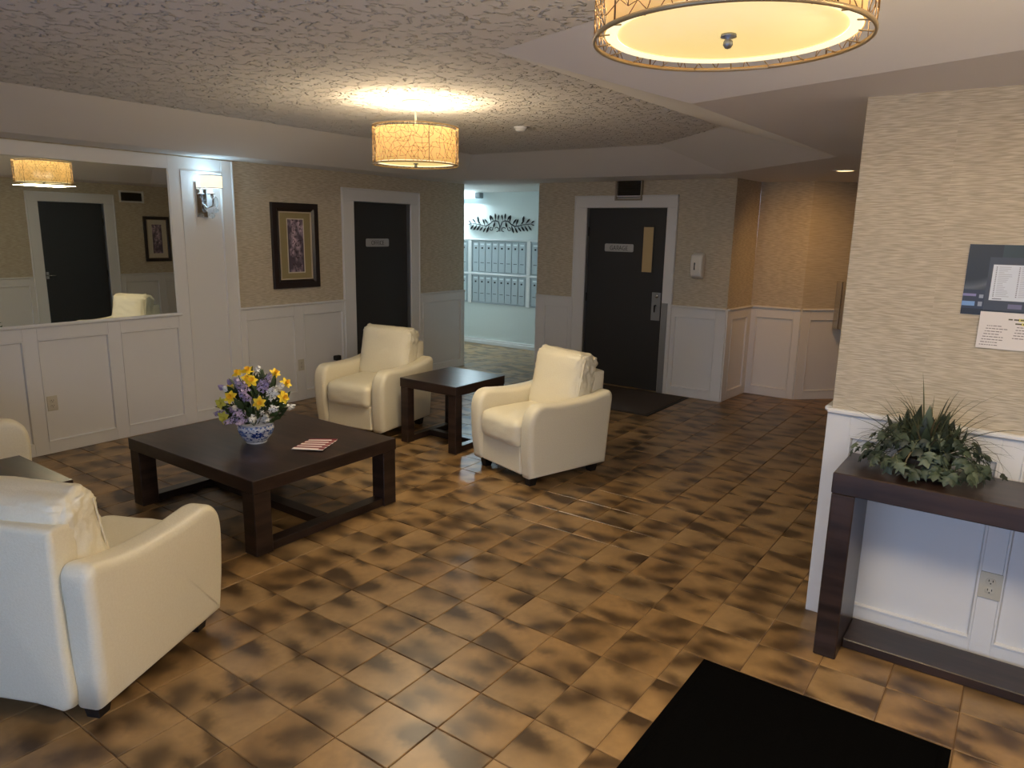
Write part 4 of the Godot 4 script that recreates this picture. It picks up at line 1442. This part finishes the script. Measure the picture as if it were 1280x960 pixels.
# ------------------------------------------------------------------ flowers and leaflets on the coffee table
func pot_image() -> ImageTexture:
	var w := 384
	var h := 128
	var im := Image.create(w, h, false, Image.FORMAT_RGB8)
	im.fill(Color8(222, 226, 236))
	var ink := Color8(34, 58, 128)
	var pale := Color8(104, 130, 190)
	var n := noise(0.06, 2, 131)
	for y in h:
		for x in w:
			var v := n.get_noise_2d(x, y)
			if absf(v) < 0.055:
				im.set_pixel(x, y, pale)
			elif v > 0.42:
				im.set_pixel(x, y, ink)
	var blob := func(cx: float, cy: float, rx: float, ry: float, a: float, c: Color) -> void:
		var m := int(maxf(rx, ry)) + 2
		for dy in range(-m, m + 1):
			for dx in range(-m, m + 1):
				var d := Vector2(dx, dy).rotated(-a)
				if pow(d.x / rx, 2.0) + pow(d.y / ry, 2.0) <= 1.0:
					var yy := int(cy) + dy
					if yy >= 0 and yy < h:
						im.set_pixel(posmod(int(cx) + dx, w), yy, c)
	for k in 6:
		var cx := 32.0 + k * 64.0
		var cy := 62.0 if k % 2 == 0 else 72.0
		for p in 9:
			var a := TAU * p / 9.0
			blob.call(cx + cos(a) * 15.0, cy + sin(a) * 15.0, 10.0, 4.5, a, ink if k % 2 == 0 else pale)
		blob.call(cx, cy, 6.0, 6.0, 0.0, Color8(222, 226, 236))
		blob.call(cx, cy, 3.5, 3.5, 0.0, ink)
		for q in 6:
			var a := q * 1.1 + k
			blob.call(cx + 32.0 + cos(a) * 14.0, 60.0 + sin(a) * 30.0, 8.0, 3.0, a * 1.7, ink)
	for x in w:
		for y in [3, 4, 120, 121]:
			im.set_pixel(x, y, ink)
		if (x / 8) % 2 == 0:
			for y in range(110, 118):
				im.set_pixel(x, y, pale)
	return ImageTexture.create_from_image(im)

func daffodil_meshes(sd: int) -> Array:
	var r := RandomNumberGenerator.new()
	r.seed = sd
	var st := begin()
	for k in 6:
		var b := Basis.from_euler(Vector3(-0.1 + r.randf_range(-0.12, 0.12), 0, TAU * k / 6.0 + r.randf_range(-0.1, 0.1)))
		leaf(st, 0.036 + r.randf_range(-0.003, 0.004), 0.024, r.randf_range(-0.004, 0.006), 0.25, Transform3D(b, Vector3.ZERO), 5, 0.8)
	var tr := begin()
	var prof: Array = [Vector2(0.005, 0.0), Vector2(0.008, 0.006), Vector2(0.0095, 0.014), Vector2(0.012, 0.02), Vector2(0.0135, 0.021), Vector2(0.0105, 0.017), Vector2(0.007, 0.006), Vector2(0.0001, 0.003)]
	lathe(tr, prof, 14, Transform3D(Basis.from_euler(Vector3(PI / 2, 0, 0)), Vector3.ZERO))
	return [done(st), done(tr)]

func facing(d: Vector3, roll := 0.0) -> Basis:                      # a basis whose +z points along d
	var up := Vector3.UP if absf(d.normalized().y) < 0.95 else Vector3.RIGHT
	return Basis.looking_at(-d, up) * Basis(Vector3(0, 0, 1), roll)

func build_flowers() -> void:
	var P := Vector3(-1.507, 0.43, -0.624)
	var pot := thing("flower_pot", "blue and white porcelain bowl holding the flowers on the coffee table", "pot", P)
	var st := begin()
	lathe(st, [Vector2(0.0001, 0.0), Vector2(0.062, 0.0), Vector2(0.064, 0.009), Vector2(0.058, 0.011)], 40)
	put("foot_ring", done(st), mat(Color8(226, 228, 234), 0.2), pot)
	st = begin()
	var prof: Array = []
	for k in 13:
		var t := k / 12.0
		prof.append(Vector2(lerpf(0.062, 0.108, pow(sin(t * PI * 0.62), 0.8)) - 0.006 * smoothstep(0.7, 1.0, t), 0.01 + 0.112 * t))
	lathe(st, prof, 48, Transform3D.IDENTITY, true)
	var pm := mat(Color.WHITE, 0.14)
	pm.albedo_texture = pot_image()
	put("bowl", done(st), pm, pot)
	st = begin()
	lathe(st, [Vector2(0.100, 0.118), Vector2(0.108, 0.124), Vector2(0.104, 0.128), Vector2(0.096, 0.122), Vector2(0.092, 0.09), Vector2(0.0001, 0.085)], 40)
	put("lip", done(st), mat(Color8(206, 212, 226), 0.2), pot)
	# bouquet
	var b := thing("flower_bouquet", "mixed bouquet of yellow daffodils, lilac and white blossoms in the porcelain bowl", "flowers", P + Vector3(0, 0.10, 0))
	var green := [mat(Color8(46, 66, 36), 0.6), mat(Color8(60, 84, 46), 0.6), mat(Color8(38, 52, 38), 0.6)]
	for g in green:
		g.backlight_enabled = true
		g.backlight = Color(0.12, 0.16, 0.06)
	var yellow := [mat(Color8(244, 214, 52), 0.6), mat(Color8(236, 226, 110), 0.6), mat(Color8(206, 200, 84), 0.6)]
	var gold := mat(Color8(244, 192, 40), 0.6)
	var lilac := [mat(Color8(184, 170, 206), 0.7), mat(Color8(158, 144, 186), 0.7)]
	var snow := mat(Color8(238, 238, 236), 0.6)
	var r := RandomNumberGenerator.new()
	r.seed = 404
	# the bouquet is a rounded dome; its blooms stand on the dome, at offsets (right, up) as one sees it from the entrance
	var C := Vector3(0, 0.145, 0)
	var look := (Vector3(2.251, 1.732, 1.939) - (b.position + C)).normalized()
	var right := Vector3.UP.cross(look).normalized()
	var above := look.cross(right)
	var shell := func(X: float, Y: float, k: float) -> Vector3:
		var p := right * X + above * Y
		var ax := Vector3(1 / 0.215, 1 / 0.20, 1 / 0.215) / k
		var a := (look * ax).length_squared()
		var bb := 2.0 * (look * ax).dot(p * ax)
		var cc := (p * ax).length_squared() - 1.0
		var disc := bb * bb - 4.0 * a * cc
		return C + p + look * ((-bb + sqrt(disc)) / (2.0 * a) if disc > 0.0 else -bb / (2.0 * a))
	# leaves fill the body of the bouquet
	var lm: Array = []
	for v in 4:
		st = begin()
		leaf(st, 0.062 + v * 0.009, 0.022 + 0.005 * v, 0.02 + 0.01 * v, 0.3, Transform3D.IDENTITY, 5, 0.7)
		lm.append(done(st))
	for k in 190:
		var az := r.randf_range(0, TAU)
		var el := r.randf_range(-0.7, 1.45)
		var kk := r.randf_range(0.5, 0.92)
		var p := C + Vector3(cos(az) * cos(el) * 0.215, sin(el) * 0.2, sin(az) * cos(el) * 0.215) * kk
		var d := (p - Vector3(0, 0.02, 0)).normalized()
		var o := put("leaf", lm[k % 4], green[r.randi() % 3], b)
		o.transform = Transform3D(facing(Vector3(r.randf_range(-1, 1), r.randf_range(-0.2, 1), r.randf_range(-1, 1)).slide(d).normalized(), 0.0), p - d * 0.04)
		var z := o.transform.basis.z
		o.transform.basis = Basis(d.cross(z).normalized() if d.cross(z).length() > 0.01 else Vector3.RIGHT, d, d.cross(z).normalized().cross(d))
	# daffodils; az is measured so that toward the camera is about -0.6 rad from +x
	var dm: Array = []
	for v in 3:
		dm.append(daffodil_meshes(900 + v))
	for f in [[-0.088, 0.186, 0], [-0.03, 0.20, 0], [-0.036, 0.147, 0], [-0.012, 0.132, 0], [0.128, 0.176, 0], [0.188, 0.112, 0], [0.166, 0.024, 0], [0.024, 0.0, 0], [-0.13, 0.044, 0], [-0.188, 0.012, 2], [-0.176, -0.074, 2]]:
		var p: Vector3 = shell.call(f[0], f[1], 1.0)
		var d := ((p - C).normalized() + look * 0.9).normalized()
		var v := r.randi() % 3
		var o := put("daffodil", dm[v][0], yellow[f[2]], b)
		o.transform = Transform3D(facing(d, r.randf() * 2.0).scaled_local(Vector3.ONE * r.randf_range(1.05, 1.25)), p)
		put("trumpet", dm[v][1], gold if f[2] != 2 else yellow[2], o)
		st = begin()
		tube(st, [Vector3(0, 0, -0.002), (Vector3(0, 0.06, 0) - p) * o.transform.basis * 0.4, (Vector3(0, 0.0, 0) - p) * o.transform.basis * 0.65], [0.0022], 5)
		put("stalk", done(st), green[1], o)
	for k in 6:                                      # a few more on the side away from the entrance
		var az := atan2(look.z, look.x) + PI + r.randf_range(-1.2, 1.2)
		var d := Vector3(cos(az), 0.4, sin(az)).normalized()
		var o := put("daffodil", dm[k % 3][0], yellow[k % 2], b)
		o.transform = Transform3D(facing(d, k), C + Vector3(d.x * 0.2, r.randf_range(-0.06, 0.12), d.z * 0.2))
		put("trumpet", dm[k % 3][1], gold, o)
	# lilac and white sprays: little blossoms round a spike
	var spray := func(sd: int) -> ArrayMesh:
		var q := RandomNumberGenerator.new()
		q.seed = sd
		var s := begin()
		for k in 16:
			var t := k / 16.0
			var a := k * 2.4
			var c := Vector3(cos(a) * 0.021 * (1.0 - t * 0.7), 0.07 * t, sin(a) * 0.021 * (1.0 - t * 0.7))
			for pt in 4:
				leaf(s, 0.014, 0.011, 0.002, 0.2, Transform3D(facing(Vector3(cos(a), 0.5 + q.randf_range(-0.3, 0.4), sin(a)), pt * PI / 2 + q.randf()), c), 2, 0.8)
		return done(s)
	var sm: Array = []
	for v in 3:
		sm.append(spray.call(700 + v))
	for f in [[-0.07, 0.07, 0], [0.044, 0.115, 0], [0.088, 0.150, 0], [0.068, 0.10, 1], [-0.10, -0.06, 0], [-0.088, -0.11, 0], [-0.125, -0.03, 1], [-0.05, 0.045, 1], [-0.055, 0.11, 0], [0.03, 0.195, 2], [0.10, 0.07, 2], [0.112, -0.04, 2], [-0.02, -0.10, 2], [0.205, -0.035, 2], [0.06, -0.105, 2], [-0.2, -0.05, 1], [0.15, 0.09, 2], [0.115, 0.045, 2], [-0.09, 0.13, 0], [-0.15, -0.10, 0]]:
		var p: Vector3 = shell.call(f[0], f[1], 0.98)
		var o := put("lilac_spray" if f[2] < 2 else "white_spray", sm[r.randi() % 3], snow if f[2] == 2 else lilac[f[2]], b)
		var d := (p - C + Vector3(0, 0.05, 0)).normalized()
		o.transform = Transform3D(facing(d) * Basis(Vector3.RIGHT, PI / 2), p - d * 0.04)
	# tulip buds at the left and pale open blooms low on the right
	for f in [[-0.188, 0.11, 0], [-0.135, 0.137, 1], [-0.16, 0.098, 2], [-0.115, -0.02, 2], [0.06, -0.085, 2], [0.21, -0.04, 2], [0.04, -0.06, 2]]:
		var p: Vector3 = shell.call(f[0], f[1], 1.0)
		var d := (p - C + Vector3(0, 0.05, 0)).normalized()
		st = begin()
		for k in 6:
			var a := TAU * k / 6.0
			leaf(st, 0.036, 0.026, -0.010, 0.5, Transform3D(Basis.from_euler(Vector3(0, a, 0)) * Basis(Vector3.RIGHT, 0.2), Vector3(sin(a), 0, cos(a)) * 0.006), 5, 0.6)
		var o := put("tulip", done(st), snow if f[2] == 2 else lilac[f[2]], b)
		o.transform = Transform3D(facing(d) * Basis(Vector3.RIGHT, PI / 2), p - d * 0.02)
	# five folded leaflets, fanned
	var im := Image.create(64, 64, false, Image.FORMAT_RGB8)
	for y in 64:
		for x in 64:
			var c := Color8(236, 226, 222)
			if y < 26 or (x > 52 and y < 48):
				c = Color8(122, 34, 48)
			if y < 30 and y > 24 and x > 10 and x < 44:
				c = Color8(206, 160, 160)
			im.set_pixel(x, y, c)
	var lmx := mat(Color.WHITE, 0.35)
	lmx.albedo_texture = ImageTexture.create_from_image(im)
	var where := ["nearest the table's edge", "second from the table's edge", "in the middle of the fan", "fourth from the table's edge", "farthest from the table's edge"]
	for k in 5:
		var l := thing("leaflet", "red and white folded leaflet on the coffee table, %s" % where[k], "leaflet", Vector3(-1.125 - 0.024 * k, 0.4302 + 0.0022 * (4 - k), -0.715 - 0.046 * k), atan2(0.562, 0.827) + 0.03 * (k - 2), "fanned leaflets")
		put("fold", box_mesh(Vector3(0.19 - 0.004 * k, 0.0018, 0.056), 0.0003, Vector3(0, 0.001, 0)), mat(Color8(226, 214, 210), 0.5), l)
		var q := PlaneMesh.new()
		q.size = Vector2(0.189 - 0.004 * k, 0.055)
		put("print", q, lmx, l).position.y = 0.00215

# ------------------------------------------------------------------ plant on the console
func ivy_mesh(sd: int) -> ArrayMesh:
	var r := RandomNumberGenerator.new()
	r.seed = sd
	var st := begin()
	st.set_smooth_group(0)
	var c := Vector3(0, 0.016, 0.003)
	var rim: Array[Vector3] = []
	var pts := [[0, -0.1], [0.42, 0.02], [0.62, 0.2], [0.38, 0.36], [0.72, 0.72], [0.32, 0.66], [0.0, 1.15]]
	for p in pts:
		rim.append(Vector3(p[0], p[1], 0))
	for i in range(pts.size() - 2, 0, -1):
		rim.append(Vector3(-pts[i][0], pts[i][1], 0))
	for i in rim.size():
		var v := rim[i]
		v *= 0.036 * r.randf_range(0.9, 1.1)
		v.z = -0.35 * absf(v.x) - v.y * v.y * 5.0
		rim[i] = v
	for i in rim.size():
		tri(st, c, rim[i], rim[(i + 1) % rim.size()], Vector3(0, 0, 1))
	tube(st, [Vector3(0, 0.002, 0), Vector3(0, -0.02, -0.006), Vector3(0, -0.04, -0.02)], [0.0011], 4)
	return done(st)

func build_plant() -> void:
	var o := thing("potted_plant", "artificial ivy and grass plant in a low planter on the console table", "plant", Vector3(2.0, 0.81, -1.265))
	var r := RandomNumberGenerator.new()
	r.seed = 808
	var st := begin()
	lathe(st, [Vector2(0.0001, 0.0), Vector2(0.075, 0.0), Vector2(0.082, 0.01), Vector2(0.098, 0.075), Vector2(0.102, 0.08), Vector2(0.096, 0.084), Vector2(0.088, 0.07), Vector2(0.0001, 0.068)], 28)
	put("planter", done(st), mat(Color8(58, 50, 42), 0.7), o)
	var gs := [mat(Color8(46, 58, 42), 0.55), mat(Color8(66, 78, 58), 0.55), mat(Color8(34, 44, 36), 0.55), mat(Color8(88, 98, 76), 0.55)]
	for g in gs:
		g.backlight_enabled = true
		g.backlight = Color(0.12, 0.15, 0.08)
	var im: Array = []
	for v in 4:
		im.append(ivy_mesh(300 + v))
	for k in 210:
		var az := r.randf_range(-0.5, PI + 0.5) if k % 4 else r.randf_range(0, TAU)
		var el := r.randf_range(-0.3, 1.3)
		var q := r.randf_range(0.72, 1.08)
		var p := Vector3(cos(az) * cos(el) * 0.215 * q, 0.075 + sin(el) * 0.13 * q, sin(az) * cos(el) * 0.135 * q)
		if k < 48:                                   # trailing shoots that lie on the table top and hang over its edge
			az = r.randf_range(-0.2, PI + 0.4)
			p = Vector3(cos(az) * r.randf_range(0.16, 0.27), 0.03 + r.randf() * 0.05, sin(az) * r.randf_range(0.1, 0.19))
		p.z = maxf(p.z, -0.1)
		p.y = maxf(p.y, 0.052)
		var d := Vector3(cos(az), 0.5 + r.randf_range(-0.2, 0.6), sin(az) * 1.1)
		d = (d + Vector3(r.randf_range(-0.5, 0.5), r.randf_range(-0.3, 0.5), r.randf_range(-0.5, 0.5))).normalized()
		var lf := put("ivy_leaf", im[k % 4], gs[[0, 1, 2, 0, 1, 3][r.randi() % 6]], o)
		lf.transform = Transform3D(facing(d, PI + r.randf_range(-0.9, 0.9)).scaled_local(Vector3.ONE * r.randf_range(0.75, 1.25)), p)
	# broad dark leaves in the middle
	var bm: Array = []
	for v in 3:
		st = begin()
		leaf(st, 0.085 + 0.014 * v, 0.036 + 0.005 * v, -0.03 - 0.012 * v, 0.35, Transform3D.IDENTITY, 6, 0.62)
		bm.append(done(st))
	for k in 46:
		var az := r.randf_range(0, TAU)
		var lean := r.randf_range(0.5, 1.4)
		var d := Vector3(cos(az) * sin(lean), cos(lean), sin(az) * sin(lean))
		var p := Vector3(cos(az) * 0.05, 0.085 + r.randf() * 0.06, sin(az) * 0.035) + d * r.randf_range(0.0, 0.06)
		p.z = maxf(p.z, -0.03)
		d.z = maxf(d.z, -0.35)
		d = d.normalized()
		var side := Vector3(-sin(az), 0, cos(az))
		var lf := put("broad_leaf", bm[k % 3], gs[[0, 2, 2, 1][k % 4]], o)
		lf.transform = Transform3D(Basis(side.cross(d).cross(d) * -1.0, d, side.cross(d) * -1.0).orthonormalized(), p)
	# long arching blades of grass
	var bl := [mat(Color8(62, 70, 44), 0.6), mat(Color8(84, 86, 56), 0.6), mat(Color8(96, 84, 58), 0.6), mat(Color8(48, 58, 38), 0.6)]
	for k in 150:
		var long := k < 46
		var az := r.randf_range(0, TAU)
		var lean := r.randf_range(0.1, 1.15) if long else r.randf_range(0.05, 1.0)
		var len := r.randf_range(0.26, 0.40) if long else r.randf_range(0.18, 0.29)
		var droop := r.randf_range(0.1, 0.9) if k % 3 else r.randf_range(0.9, 2.0)
		var pts: Array = []
		var p := Vector3(cos(az) * 0.03, 0.07, sin(az) * 0.03)
		var a := lean
		for i in 8:
			pts.append(p)
			var step := len / 7.0
			p += Vector3(cos(az) * sin(a), cos(a), sin(az) * sin(a) * 0.75) * step
			p.z = maxf(p.z, -0.14)
			p.y = maxf(p.y, 0.015)
			a += droop / 7.0 * (1.0 + i * 0.25)
		st = begin()
		var w := r.randf_range(0.0024, 0.0046)
		tube(st, pts, [w * 0.6, w, w, w * 0.95, w * 0.85, w * 0.65, w * 0.4, 0.0004], 4, 0.25)
		put("grass_blade", done(st), bl[r.randi() % 4], o)
